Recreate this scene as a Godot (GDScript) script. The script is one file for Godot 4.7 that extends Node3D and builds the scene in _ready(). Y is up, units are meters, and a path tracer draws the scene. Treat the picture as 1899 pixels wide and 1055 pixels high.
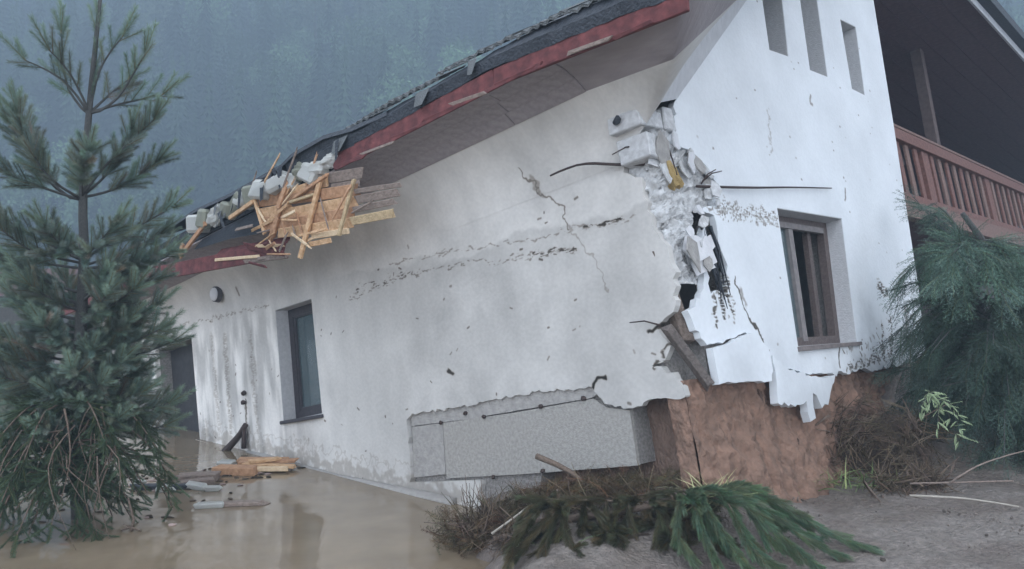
extends Node3D

# The leaning house has axes of its own: x along its gable front, y up its walls, z out of the gable front.
var HB := Basis(Vector3(0.68302, -0.01935, -0.73014), Vector3(-0.14506, 0.97614, -0.16156), Vector3(0.71585, 0.21627, 0.66392)).orthonormalized()
var HO := Vector3(1.1304, 1.5443, -5.6576)
var HT := Transform3D(HB, HO)
var SIDE := Transform3D(Basis(Vector3(0, 0, 1), Vector3(0, 1, 0), Vector3(1, 0, 0)), Vector3.ZERO)    # sheet drawn in (z, y), thickness along +x
var FRONT := Transform3D(Basis(Vector3(1, 0, 0), Vector3(0, 1, 0), Vector3(0, 0, -1)), Vector3.ZERO)  # sheet drawn in (x, y), thickness along -z
var rng := RandomNumberGenerator.new()
var mats := {}
var used := {}
var lump := FastNoiseLite.new()


func rr(a: float, b: float) -> float:
	return rng.randf_range(a, b)


func rv(s: float) -> Vector3:
	return Vector3(rr(-s, s), rr(-s, s), rr(-s, s))


# ------------------------------------------------------------------ nodes
func numbered(called: String) -> String:
	var n: int = used.get(called, 0)
	used[called] = n + 1
	return called if n == 0 else "%s_%03d" % [called, n]


func thing(called: String, label: String, category: String, t := Transform3D(), group := "") -> Node3D:
	var o := Node3D.new()
	o.name = numbered(called)
	add_child(o, true)
	o.transform = t
	tag(o, label, category, group)
	return o


func tag(o: Node3D, label: String, category: String, group := "") -> void:
	o.set_meta("label", label)
	o.set_meta("category", category)
	if group:
		o.set_meta("group", group)


func part(called: String, m: Mesh, mat: Material, parent: Node3D, t := Transform3D(), label := "") -> MeshInstance3D:
	var o := MeshInstance3D.new()
	o.name = called if parent != self else numbered(called)
	o.mesh = m
	o.material_override = mat
	o.transform = t
	parent.add_child(o, true)
	if label:
		o.set_meta("label", label)
	return o


func solo(called: String, m: Mesh, mat: Material, t: Transform3D, label: String, category: String, group := "") -> MeshInstance3D:
	var o := part(called, m, mat, self, t)
	tag(o, label, category, group)
	return o


func scatter(called: String, m: Mesh, mat: Material, where: Array, parent: Node3D, tints := []) -> MultiMeshInstance3D:
	var mm := MultiMesh.new()
	mm.transform_format = MultiMesh.TRANSFORM_3D
	mm.use_colors = tints.size() > 0
	mm.mesh = m
	mm.instance_count = where.size()
	for i in where.size():
		mm.set_instance_transform(i, where[i])
		if tints.size() > 0:
			mm.set_instance_color(i, tints[i])
	var o := MultiMeshInstance3D.new()
	o.name = called if parent != self else numbered(called)
	o.multimesh = mm
	o.material_override = mat
	o.set_meta("kind", "stuff")
	parent.add_child(o, true)
	return o


# ------------------------------------------------------------------ materials
func noise_tex(freq: float, sd: int, oct: int, lo: Color, hi: Color, size := 512) -> NoiseTexture2D:
	var n := FastNoiseLite.new()
	n.seed = sd
	n.frequency = freq
	n.fractal_octaves = oct
	var t := NoiseTexture2D.new()
	t.width = size
	t.height = size
	t.seamless = true
	t.noise = n
	var g := Gradient.new()
	g.set_color(0, lo)
	g.set_color(1, hi)
	t.color_ramp = g
	return t


func lin(r: float, g: float, b: float) -> Color:
	return Color(r, g, b).linear_to_srgb()


func mat(called: String, lo: Color, hi: Color, rough := 0.9, freq := 0.02, scale := 1.0, bump := 0.0, stretch := Vector3.ONE) -> StandardMaterial3D:
	var m := StandardMaterial3D.new()
	m.resource_name = called
	m.cull_mode = BaseMaterial3D.CULL_DISABLED
	m.roughness = rough
	m.uv1_triplanar = true
	m.uv1_scale = stretch * scale
	m.albedo_texture = noise_tex(freq, called.hash() % 1000, 5, lo, hi)
	if bump > 0.0:
		m.heightmap_enabled = true
		m.heightmap_scale = bump
		m.heightmap_texture = noise_tex(freq * 2.2, called.hash() % 997 + 3, 4, Color.BLACK, Color.WHITE)
	mats[called] = m
	return m


func leafy(called: String, c: Color, back := 0.25, rough := 0.6) -> StandardMaterial3D:
	var m := StandardMaterial3D.new()
	m.resource_name = called
	m.cull_mode = BaseMaterial3D.CULL_DISABLED
	m.roughness = rough
	m.metallic_specular = 0.3
	m.albedo_color = c
	m.vertex_color_use_as_albedo = true
	m.backlight_enabled = back > 0.0
	m.backlight = Color(back, back, back)
	mats[called] = m
	return m


# ------------------------------------------------------------------ shapes
func st_new(smooth := false) -> SurfaceTool:
	var st := SurfaceTool.new()
	st.begin(Mesh.PRIMITIVE_TRIANGLES)
	st.set_smooth_group(0 if smooth else -1)
	return st


func done(st: SurfaceTool) -> ArrayMesh:
	st.generate_normals()
	return st.commit()


func tri(st: SurfaceTool, a: Vector3, b: Vector3, c: Vector3) -> void:
	st.add_vertex(a)
	st.add_vertex(b)
	st.add_vertex(c)


func quad(st: SurfaceTool, a: Vector3, b: Vector3, c: Vector3, d: Vector3) -> void:
	tri(st, a, b, c)
	tri(st, a, c, d)


# a box with chamfered edges; ends may be ragged
func box(size: Vector3, bev := 0.004, ragged := 0.0) -> ArrayMesh:
	var st := st_new()
	add_box(st, Transform3D(), size, bev, ragged)
	return done(st)


func add_box(st: SurfaceTool, t: Transform3D, size: Vector3, bev := 0.004, ragged := 0.0) -> void:
	var h := size * 0.5
	bev = minf(bev, minf(h.x, minf(h.y, h.z)) * 0.45)
	var p := {}
	for sx in [-1, 1]:
		for sy in [-1, 1]:
			for sz in [-1, 1]:
				var s := Vector3(sx, sy, sz)
				var c := s * h
				if ragged > 0.0:
					c.x += rr(-ragged, ragged)
				p[s] = [t * (c - Vector3(0, sy, sz) * bev), t * (c - Vector3(sx, 0, sz) * bev), t * (c - Vector3(sx, sy, 0) * bev)]
	for ax in 3:
		for s in [-1, 1]:
			var k := []
			for uv in [[-1, -1], [1, -1], [1, 1], [-1, 1]]:
				var v := Vector3.ZERO
				v[ax] = s
				v[(ax + 1) % 3] = uv[0]
				v[(ax + 2) % 3] = uv[1]
				k.append(p[v][ax])
			if s > 0:
				k.reverse()
			quad(st, k[0], k[1], k[2], k[3])
		for su in [-1, 1]:
			for sv in [-1, 1]:
				var a := Vector3.ZERO
				a[ax] = -1
				a[(ax + 1) % 3] = su
				a[(ax + 2) % 3] = sv
				var b := a
				b[ax] = 1
				var q := [p[a][(ax + 1) % 3], p[b][(ax + 1) % 3], p[b][(ax + 2) % 3], p[a][(ax + 2) % 3]]
				if su * sv < 0:
					q.reverse()
				quad(st, q[0], q[1], q[2], q[3])
	for s: Vector3 in p:
		var k: Array = p[s]
		if s.x * s.y * s.z > 0:
			tri(st, k[0], k[2], k[1])
		else:
			tri(st, k[0], k[1], k[2])


func between(a: Vector3, b: Vector3, up := Vector3.UP) -> Transform3D:
	var x := (b - a).normalized()
	var z := x.cross(up).normalized()
	return Transform3D(Basis(x, z.cross(x), z), (a + b) * 0.5)


func board(called: String, a: Vector3, b: Vector3, wide: float, thick: float, m: Material, parent: Node3D, face := Vector3(-1, 0, 0), ragged := 0.0) -> MeshInstance3D:
	var z := face
	var x := (b - a).normalized()
	z = (z - x * z.dot(x)).normalized()
	var t := Transform3D(Basis(x, z.cross(x), z), (a + b) * 0.5)
	return part(called, box(Vector3((b - a).length(), wide, thick), 0.004, ragged), m, parent, t)


func add_tube(st: SurfaceTool, pts: Array, r0: float, r1: float, sides := 6) -> void:
	var rings := []
	var n := pts.size()
	var ref := Vector3(0.31, 0.2, 0.93).normalized()
	for i in n:
		var d: Vector3 = (pts[mini(i + 1, n - 1)] - pts[maxi(i - 1, 0)]).normalized()
		if absf(d.dot(ref)) > 0.95:
			ref = Vector3(0.9, 0.3, -0.1).normalized()
		var u := d.cross(ref).normalized()
		var v := d.cross(u)
		ref = -v if false else ref
		var r := lerpf(r0, r1, float(i) / maxf(1.0, n - 1.0))
		var ring := []
		for k in sides:
			var a := TAU * k / sides
			ring.append(pts[i] + (u * cos(a) + v * sin(a)) * r)
		rings.append(ring)
	for i in n - 1:
		for k in sides:
			var q := (k + 1) % sides
			quad(st, rings[i][k], rings[i + 1][k], rings[i + 1][q], rings[i][q])
	for k in range(1, sides - 1):
		tri(st, rings[0][0], rings[0][k], rings[0][k + 1])
		tri(st, rings[n - 1][0], rings[n - 1][k + 1], rings[n - 1][k])


func tube(pts: Array, r0: float, r1: float, sides := 6) -> ArrayMesh:
	var st := st_new(true)
	add_tube(st, pts, r0, r1, sides)
	return done(st)


func curve(pts: Array, n: int) -> Array:
	var c := Curve3D.new()
	for i in pts.size():
		var d: Vector3 = (pts[mini(i + 1, pts.size() - 1)] - pts[maxi(i - 1, 0)]) / 5.0
		c.add_point(pts[i], -d, d)
	var out := []
	for i in n:
		out.append(c.sample_baked(c.get_baked_length() * i / (n - 1.0)))
	return out


# a broken lump: a ball cut by random planes
func chunk(size: Vector3, sd: int, cuts := 12, fine := 0.06, rings := 9) -> ArrayMesh:
	rng.seed = sd
	var pl := []
	for i in cuts:
		pl.append([rv(1).normalized(), rr(0.55, 0.9)])
	lump.seed = sd
	lump.frequency = 1.6
	var p := []
	for i in rings + 1:
		var row := []
		for k in rings * 2:
			var a := PI * i / rings
			var b := TAU * k / (rings * 2)
			var d := Vector3(sin(a) * cos(b), cos(a), sin(a) * sin(b))
			var r := 1.0
			for q in pl:
				var c: float = d.dot(q[0])
				if c > 0.01:
					r = minf(r, q[1] / c)
			row.append(d * r * (1.0 + fine * 3.0 * lump.get_noise_3dv(d * 1.5)) * size * 0.5)
		p.append(row)
	var st := st_new()
	for i in rings:
		for k in rings * 2:
			var q := (k + 1) % (rings * 2)
			if i > 0:
				tri(st, p[i][k], p[i][q], p[i + 1][k])
			if i < rings - 1:
				tri(st, p[i][q], p[i + 1][q], p[i + 1][k])
	return done(st)


# a line broken into short ragged steps
func jag(pts: Array, amp: float, step: float, sd: int) -> Array:
	var r := RandomNumberGenerator.new()
	r.seed = sd
	var out := []
	for i in pts.size() - 1:
		var a: Vector2 = pts[i]
		var b: Vector2 = pts[i + 1]
		var n := maxi(1, int((b - a).length() / step))
		var side := (b - a).orthogonal().normalized()
		for k in n:
			var p := a.lerp(b, float(k) / n)
			if i + k > 0:
				p += side * r.randf_range(-amp, amp) + (b - a).normalized() * r.randf_range(-0.35, 0.35) * step
			out.append(p)
	out.append(pts[-1])
	return out


# a plate cut from an outline, with openings, drawn in the plane of t and as thick as deep; warp moves points out of the plane
func plate(outline: Array, holes: Array, deep: float, t: Transform3D, uv: Rect2 = Rect2(0, 0, 1, 1), cuts := []) -> ArrayMesh:
	var xs := []
	for h in holes:
		var b := bounds(h)
		xs.append(b.get_center().x)
	xs.append_array(cuts)
	xs.sort()
	var all := bounds(outline).grow(1.0)
	var edges := [all.position.x]
	edges.append_array(xs)
	edges.append(all.end.x)
	var st := st_new()
	for i in edges.size() - 1:
		var strip := PackedVector2Array([Vector2(edges[i], all.position.y), Vector2(edges[i + 1], all.position.y), Vector2(edges[i + 1], all.end.y), Vector2(edges[i], all.end.y)])
		var bits := Geometry2D.intersect_polygons(PackedVector2Array(outline), strip)
		for h in holes:
			var next: Array[PackedVector2Array] = []
			for b in bits:
				next.append_array(Geometry2D.clip_polygons(b, PackedVector2Array(h)))
			bits = next
		for b: PackedVector2Array in bits:
			if b.size() < 3:
				continue
			if Geometry2D.is_polygon_clockwise(b):
				b.reverse()
			var ix := Geometry2D.triangulate_polygon(b)
			for z in [0.0, deep]:
				for k in range(0, ix.size(), 3):
					for j in ([0, 1, 2] if z > 0.0 else [0, 2, 1]):
						var q := b[ix[k + j]]
						st.set_uv(Vector2((q.x - uv.position.x) / uv.size.x, 1.0 - (q.y - uv.position.y) / uv.size.y))
						st.add_vertex(t * Vector3(q.x, q.y, z))
			for k in b.size():
				var p := b[k]
				var q := b[(k + 1) % b.size()]
				if absf(p.x - q.x) < 0.0004 and xs.any(func(x): return absf(x - p.x) < 0.0006):
					continue
				for v in [[p, 0.0], [q, deep], [q, 0.0], [p, 0.0], [p, deep], [q, deep]]:
					st.set_uv(Vector2((v[0].x - uv.position.x) / uv.size.x, 1.0 - (v[0].y - uv.position.y) / uv.size.y))
					st.add_vertex(t * Vector3(v[0].x, v[0].y, v[1]))
	return done(st)


func bounds(pts: Array) -> Rect2:
	var r := Rect2(pts[0], Vector2.ZERO)
	for p in pts:
		r = r.expand(p)
	return r


func sd_seg(p: Vector2, a: Vector2, b: Vector2) -> float:
	return p.distance_to(Geometry2D.get_closest_point_to_segment(p, a, b))


func V(x: float, y: float) -> Vector2:
	return Vector2(x, y)


# ------------------------------------------------------------------ wall surfaces: plaster tone, rain streaks, stains, hairline cracks
func noise_data(w: int, h: int, freq: float, sd: int, oct: int, sx := 1.0) -> PackedByteArray:
	var n := FastNoiseLite.new()
	n.seed = sd
	n.frequency = freq
	n.fractal_octaves = oct
	var im := n.get_image(int(w * sx), h if sx == 1.0 else h / 3, false, false, true)
	if sx != 1.0:
		im.resize(w, h, Image.INTERPOLATE_CUBIC)
	im.convert(Image.FORMAT_L8)
	return im.get_data()


func smudge(im: PackedFloat32Array, w: int, h: int, area: Rect2, line: Array, wide: float, dark: float, wob: float, broken := 0.0, sd := 1) -> void:
	var n := FastNoiseLite.new()
	n.seed = sd
	n.frequency = 2.2
	n.fractal_octaves = 3
	var px := area.size.x / w
	for i in line.size() - 1:
		var a: Vector2 = line[i]
		var b: Vector2 = line[i + 1]
		var lo := a.min(b) - Vector2.ONE * (wide * 2.5 + wob)
		var hi := a.max(b) + Vector2.ONE * (wide * 2.5 + wob)
		for y in range(maxi(0, int((area.end.y - hi.y) / px)), mini(h, int((area.end.y - lo.y) / px) + 1)):
			for x in range(maxi(0, int((lo.x - area.position.x) / px)), mini(w, int((hi.x - area.position.x) / px) + 1)):
				var p := Vector2(area.position.x + (x + 0.5) * px, area.end.y - (y + 0.5) * px)
				var q := p + Vector2(n.get_noise_2d(p.x * 3.0, p.y * 3.0), n.get_noise_2d(p.x * 3.0 + 40.0, p.y * 3.0)) * wob
				var d := sd_seg(q, a, b)
				if d > wide * 2.0:
					continue
				var k := clampf(1.5 - d / wide, 0.0, 1.0)
				if broken > 0.0:
					k *= clampf((n.get_noise_2d(p.x * 5.0 - 9.0, p.y * 19.0) + 0.5 - broken) * 4.0, 0.0, 1.0)
				im[y * w + x] = minf(im[y * w + x], 1.0 - dark * k)


func wall_material(called: String, area: Rect2, w: int, h: int, tone: Callable, marks: Array, tint: Color) -> StandardMaterial3D:
	var f := PackedFloat32Array()
	f.resize(w * h)
	f.fill(1.0)
	for k in marks.size():
		var mk: Array = marks[k]
		smudge(f, w, h, area, mk[0], mk[1], mk[2], mk[3], mk[4] if mk.size() > 4 else 0.0, k + 5)
	var sd: int = called.hash() % 500
	var coarse := noise_data(w, h, 0.006, sd, 5)
	var fine := noise_data(w, h, 0.11, sd + 1, 3)
	var streak := noise_data(w, h, 0.012, sd + 2, 3, 1.6)
	var bytes := PackedByteArray()
	bytes.resize(w * h * 3)
	var relief := PackedByteArray()
	relief.resize(w * h)
	var px := area.size.x / w
	for y in h:
		for x in w:
			var i := y * w + x
			var c := coarse[i] / 255.0 - 0.5
			var g := fine[i] / 255.0 - 0.5
			var s := streak[i] / 255.0 - 0.5
			var p := Vector2(area.position.x + (x + 0.5) * px, area.end.y - (y + 0.5) * px)
			var v: float = tone.call(p, c, g, s)
			var m := f[i]
			v *= m
			var warm := (1.0 - m) * 0.12
			bytes[i * 3] = clampi(int(255.0 * v * tint.r * (1.0 + warm)), 0, 255)
			bytes[i * 3 + 1] = clampi(int(255.0 * v * tint.g), 0, 255)
			bytes[i * 3 + 2] = clampi(int(255.0 * v * tint.b * (1.0 - warm)), 0, 255)
			relief[i] = clampi(int(150.0 + 110.0 * g + 70.0 * c - 110.0 * (1.0 - m)), 0, 255)
	var mt := StandardMaterial3D.new()
	mt.resource_name = called
	mt.cull_mode = BaseMaterial3D.CULL_DISABLED
	mt.roughness = 0.88
	mt.texture_repeat = false
	mt.albedo_texture = ImageTexture.create_from_image(Image.create_from_data(w, h, false, Image.FORMAT_RGB8, bytes))
	mt.heightmap_enabled = true
	mt.heightmap_scale = 0.3
	mt.heightmap_texture = ImageTexture.create_from_image(Image.create_from_data(w, h, false, Image.FORMAT_L8, relief))
	mats[called] = mt
	return mt


# ------------------------------------------------------------------ ground
func ground_height(x: float, z: float) -> float:
	var n := lump.get_noise_2d(x * 0.9, z * 0.9) * 0.09 + lump.get_noise_2d(x * 4.0 + 50.0, z * 4.0) * 0.028
	var edge := -0.28 + 0.25 * lump.get_noise_2d(z * 1.2, 7.0) + smoothstep(-7.2, -9.5, z) * 1.4
	var h := lerpf(-0.5, 0.20, smoothstep(edge - 0.55, edge + 0.5, x))
	h += 0.1 * smoothstep(1.2, 4.5, x)
	h += 0.75 * exp(-(pow((x - 3.9) / 0.95, 2.0) + pow((z + 8.5) / 0.9, 2.0)))
	h += 0.24 * exp(-(pow((x - 1.0) / 0.95, 2.0) + pow((z + 5.75) / 0.42, 2.0)))
	h = lerpf(h, 0.45, smoothstep(-12.2, -15.5, z))
	h += n * (0.55 if x > edge else 0.3)
	var back := -z - 88.0 - 12.0 * lump.get_noise_2d(x * 0.02, 3.0)
	if back > 0.0:
		h += back * 0.62 * smoothstep(0.0, 40.0, back) + 6.0 * lump.get_noise_2d(x * 0.03, z * 0.03)
	return h


func axis(fine0: float, fine1: float, step: float, lo: float, hi: float) -> Array:
	var out := []
	var v := fine0
	var d := step
	while v > lo:
		d *= 1.22
		v -= minf(d, 9.0)
		out.push_front(v)
	v = fine0
	while v < fine1:
		out.append(v)
		v += step
	d = step
	while v < hi:
		out.append(v)
		d *= 1.22
		v += minf(d, 9.0)
	out.append(hi)
	return out


func build_ground() -> void:
	lump.seed = 21
	lump.frequency = 1.0
	lump.fractal_octaves = 4
	var xs := axis(-5.0, 5.2, 0.055, -260.0, 260.0)
	var zs := axis(-9.5, -4.4, 0.05, -330.0, 60.0)
	var st := SurfaceTool.new()
	st.begin(Mesh.PRIMITIVE_TRIANGLES)
	for z in zs:
		for x in xs:
			var h := ground_height(x, z)
			var c := Color(0.225, 0.188, 0.162)
			var wet := clampf(0.5 + lump.get_noise_2d(x * 1.7 + 9.0, z * 1.7) * 1.3, 0.0, 1.0)
			c = c.lerp(Color(0.30, 0.262, 0.235), wet * smoothstep(0.1, 0.25, h))
			c = c.lerp(Color(0.03, 0.045, 0.02), smoothstep(-14.0, -20.0, z))
			st.set_color(c)
			st.add_vertex(Vector3(x, h, z))
	var w := xs.size()
	for j in zs.size() - 1:
		for i in w - 1:
			var a := j * w + i
			for k in [a, a + 1, a + w, a + 1, a + w + 1, a + w]:
				st.add_index(k)
	st.generate_normals()
	var m := mat("mud", Color(0.72, 0.72, 0.72), Color(1, 1, 1), 0.62, 0.03, 0.9, 1.6)
	m.vertex_color_use_as_albedo = true
	m.uv1_world_triplanar = true
	m.metallic_specular = 0.4
	var o := part("ground", st.commit(), m, self)
	o.set_meta("kind", "structure")
	o.set_meta("label", "wet brown mud bank rising out of the flood water and the hill behind")

	var wst := st_new(true)
	quad(wst, Vector3(-70, 0, 12), Vector3(-70, 0, -60), Vector3(2.5, 0, -60), Vector3(2.5, 0, 12))
	var wm := StandardMaterial3D.new()
	wm.resource_name = "flood_water"
	wm.cull_mode = BaseMaterial3D.CULL_DISABLED
	wm.albedo_texture = noise_tex(0.008, 77, 4, lin(0.20, 0.155, 0.105), lin(0.275, 0.215, 0.15))
	wm.uv1_triplanar = true
	wm.uv1_world_triplanar = true
	wm.uv1_scale = Vector3.ONE * 0.35
	wm.roughness = 0.07
	wm.metallic_specular = 0.5
	wm.heightmap_enabled = true
	wm.heightmap_scale = 0.3
	wm.heightmap_texture = noise_tex(0.012, 78, 3, Color.BLACK, Color.WHITE)
	var wo := part("flood_water", done(wst), wm, self)
	wo.set_meta("kind", "structure")
	wo.set_meta("label", "still muddy brown flood water standing against the house")


# ------------------------------------------------------------------ far forest
func spruce_mesh(sd: int) -> ArrayMesh:
	rng.seed = sd
	var st := st_new()
	var tiers := 20
	for i in tiers:
		var f := i / float(tiers)
		var y := lerpf(1.5, 15.6, f)
		var r := lerpf(2.7, 0.35, pow(f, 0.9)) * rr(0.85, 1.15)
		var n := 15 if i < 13 else 9
		for k in n:
			var a := TAU * (k + rr(-0.3, 0.3)) / n + i
			var d := Vector3(cos(a), 0, sin(a))
			var s := Vector3(-sin(a), 0, cos(a)) * r * 0.15
			var q := r * rr(0.7, 1.15)
			var c := Vector3(0, y, 0)
			var tip := c + d * q - Vector3(0, q * rr(0.3, 0.55), 0)
			var mid := c + d * q * 0.6 - Vector3(0, q * 0.12, 0)
			tri(st, c + Vector3(0, 0.5, 0), mid + s, tip)
			tri(st, c + Vector3(0, 0.5, 0), tip, mid - s)
	add_tube(st, [Vector3(0, -1, 0), Vector3(0, 16.5, 0)], 0.22, 0.02, 5)
	return done(st)


func broadleaf_mesh(sd: int, n := 1600) -> ArrayMesh:
	rng.seed = sd
	var st := st_new()
	var heads := []
	for i in 9:
		heads.append(Vector3(rr(-2.2, 2.2), rr(5.0, 11.0), rr(-2.2, 2.2)))
	for i in n:
		var hc: Vector3 = heads[i % heads.size()]
		var c := hc + rv(1).normalized() * rr(0.6, 1.9)
		var u := rv(1).normalized() * rr(0.12, 0.24)
		var v := rv(1).normalized() * rr(0.12, 0.24)
		quad(st, c - u, c - v, c + u, c + v)
	return done(st)


func build_forest() -> void:
	rng.seed = 5
	var fm := leafy("far_needles", lin(0.05, 0.075, 0.05), 0.0, 0.9)
	var sets := [[], []]
	var tints := [[], []]
	var z := -104.0
	while z > -250.0:
		var span := -z * 0.75 + 12.0
		var x := -span
		while x < span:
			var px := x + rr(-1.8, 1.8)
			var pz := z + rr(-2.0, 2.0)
			var grove := lump.get_noise_2d(px * 0.022 + 5.0, pz * 0.03) + 0.5 * lump.get_noise_2d(px * 0.07, pz * 0.07)
			var k := 1 if grove + rr(-0.12, 0.12) > 0.10 else 0
			var s := rr(0.75, 1.35)
			sets[k].append(Transform3D(Basis(Vector3.UP, rr(0, TAU)).scaled(Vector3(s, s * rr(0.9, 1.2), s)), Vector3(px, ground_height(px, pz) - 0.3, pz)))
			var b := rr(0.4, 1.7)
			tints[k].append(Color(b * 0.9, b, b * 0.9) if k == 0 else Color(b * 2.6, b * 2.75, b * 2.3))
			x += rr(3.2, 5.2)
		z -= rr(3.8, 5.0)
	var forest := Node3D.new()
	forest.name = "hillside_forest"
	add_child(forest)
	tag(forest, "dense misty forest covering the steep hillside behind the house", "forest")
	forest.set_meta("kind", "stuff")
	scatter("spruces", spruce_mesh(3), fm, sets[0], forest, tints[0])
	scatter("broadleaf_trees", broadleaf_mesh(4, 1500), fm, sets[1], forest, tints[1])
	# the few that stand out paler
	var bark := mat("far_bark", lin(0.06, 0.05, 0.04), lin(0.12, 0.1, 0.08))
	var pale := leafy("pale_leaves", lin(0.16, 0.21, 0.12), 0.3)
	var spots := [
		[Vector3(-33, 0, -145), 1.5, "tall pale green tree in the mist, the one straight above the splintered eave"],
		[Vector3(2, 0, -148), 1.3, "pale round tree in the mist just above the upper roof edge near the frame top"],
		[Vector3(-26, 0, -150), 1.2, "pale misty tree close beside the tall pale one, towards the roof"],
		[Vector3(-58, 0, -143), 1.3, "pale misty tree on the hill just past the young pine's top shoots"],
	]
	for i in spots.size():
		var p: Vector3 = spots[i][0]
		p.y = ground_height(p.x, p.z) - 0.3
		var t := thing("misty_tree", spots[i][2], "tree", Transform3D(Basis(Vector3.UP, i * 1.3).scaled(Vector3.ONE * float(spots[i][1])), p), "pale trees on the misty hillside")
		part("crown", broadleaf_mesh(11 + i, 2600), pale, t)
		part("trunk", tube([Vector3(0, -1, 0), Vector3(0.1, 4, 0), Vector3(0, 9, 0)], 0.3, 0.08), bark, t)
	# a low shed beyond the water
	var s := thing("far_shed", "small low shed with rusty red roof beyond the water behind the young pine", "shed", Transform3D(Basis(Vector3.UP, 0.3), Vector3(-17.6, 0.0, -30.5)))
	part("wall", box(Vector3(3.6, 1.5, 3.0), 0.02), mat("shed_wall", lin(0.16, 0.14, 0.13), lin(0.3, 0.27, 0.25)), s, Transform3D(Basis(), Vector3(0, 0.7, 0)))
	for q in [-1, 1]:
		part("roof_slope", box(Vector3(4.2, 0.08, 2.0), 0.01), mat("shed_roof", lin(0.08, 0.04, 0.035), lin(0.14, 0.07, 0.06)), s, Transform3D(Basis(Vector3.RIGHT, q * 0.5), Vector3(0, 1.86, q * 0.85)))
	part("door", box(Vector3(0.8, 1.2, 0.06), 0.01), mats["far_bark"], s, Transform3D(Basis(), Vector3(0.3, 0.6, 1.54)))


# ------------------------------------------------------------------ needles
# a shoot along +y, thickly set with needles
func shoot_mesh(sd: int, long: float, count: int, needle: float, spread: float, width := 0.0026, stem := 0.004) -> ArrayMesh:
	rng.seed = sd
	var st := st_new()
	st.set_color(Color(0.9, 0.62, 0.45))
	add_tube(st, [Vector3.ZERO, Vector3(0, long * 0.5, 0), Vector3(0, long, 0)], stem, stem * 0.55, 4)
	for i in count:
		var f := (i + rng.randf()) / count
		var a := rr(0, TAU)
		var out := Vector3(cos(a), 0, sin(a))
		var ang := spread * rr(0.7, 1.3) * lerpf(1.15, 0.55, f)
		var d := (Vector3.UP * cos(ang) + out * sin(ang)).normalized()
		var p := Vector3(0, long * lerpf(0.06, 1.0, f), 0)
		var l := needle * rr(0.75, 1.15)
		var sd2 := d.cross(Vector3.UP if absf(d.y) < 0.9 else Vector3.RIGHT).normalized() * width
		var mid := p + d * l * 0.45 + out * l * 0.04
		var tip := p + d * l + Vector3(0, -l * 0.08, 0)
		var b := rr(0.8, 1.2)
		st.set_color(Color(b, b, b * rr(0.85, 1.1)))
		tri(st, p, mid + sd2, tip)
		tri(st, p, tip, mid - sd2)
	return done(st)


# a flat drooping spray along +y, with side twigs
func spray_mesh(sd: int, long: float, needle: float) -> ArrayMesh:
	rng.seed = sd
	var st := st_new()
	var axis_pts := []
	for i in 6:
		var f := i / 5.0
		axis_pts.append(Vector3(0.02 * sin(f * 4.0), long * f, -0.22 * long * f * f))
	st.set_color(Color(0.8, 0.6, 0.45))
	add_tube(st, axis_pts, 0.004, 0.0015, 3)
	var twigs := [[axis_pts[0], axis_pts[5]]]
	for i in 12:
		var f := (i + 0.6) / 13.0
		var p := Vector3(0.02 * sin(f * 4.0), long * f, -0.22 * long * f * f)
		var s := 1.0 if i % 2 else -1.0
		var l := long * 0.42 * (1.0 - 0.7 * f) * rr(0.7, 1.2)
		twigs.append([p, p + Vector3(s * l * 0.75, l * 0.62, -l * rr(0.1, 0.45))])
	for tw in twigs:
		var a: Vector3 = tw[0]
		var b: Vector3 = tw[1]
		var n := int((b - a).length() / 0.0075)
		var d := (b - a).normalized()
		for k in n:
			var f := (k + rng.randf()) / n
			var o := rv(1)
			o = (o - d * o.dot(d)).normalized()
			var dir := (d * 0.75 + o * 0.8).normalized()
			var p := a.lerp(b, f) + Vector3(0, 0, -0.1 * (b - a).length() * f * f)
			var s := dir.cross(o.cross(d)).normalized() * 0.0021
			var c := rr(0.75, 1.25)
			st.set_color(Color(c, c, c))
			tri(st, p - s, p + s, p + dir * needle * rr(0.8, 1.3))
	return done(st)


func aim(p: Vector3, d: Vector3, s := 1.0, roll := 0.0) -> Transform3D:
	var y := d.normalized()
	var x := y.cross(Vector3(0.2, 0.1, 1.0)).normalized() if absf(y.z) < 0.95 else y.cross(Vector3.RIGHT).normalized()
	var b := Basis(x, y, x.cross(y))
	return Transform3D((Basis(y, roll) * b).scaled(Vector3.ONE * s), p)


# a shoot that keeps its flat side up
func lay(p: Vector3, d: Vector3, s := 1.0, roll := 0.0) -> Transform3D:
	var y := d.normalized()
	var x := y.cross(Vector3.UP if absf(y.y) < 0.97 else Vector3.RIGHT).normalized()
	return Transform3D((Basis(y, roll) * Basis(x, y, x.cross(y))).scaled(Vector3.ONE * s), p)


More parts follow.
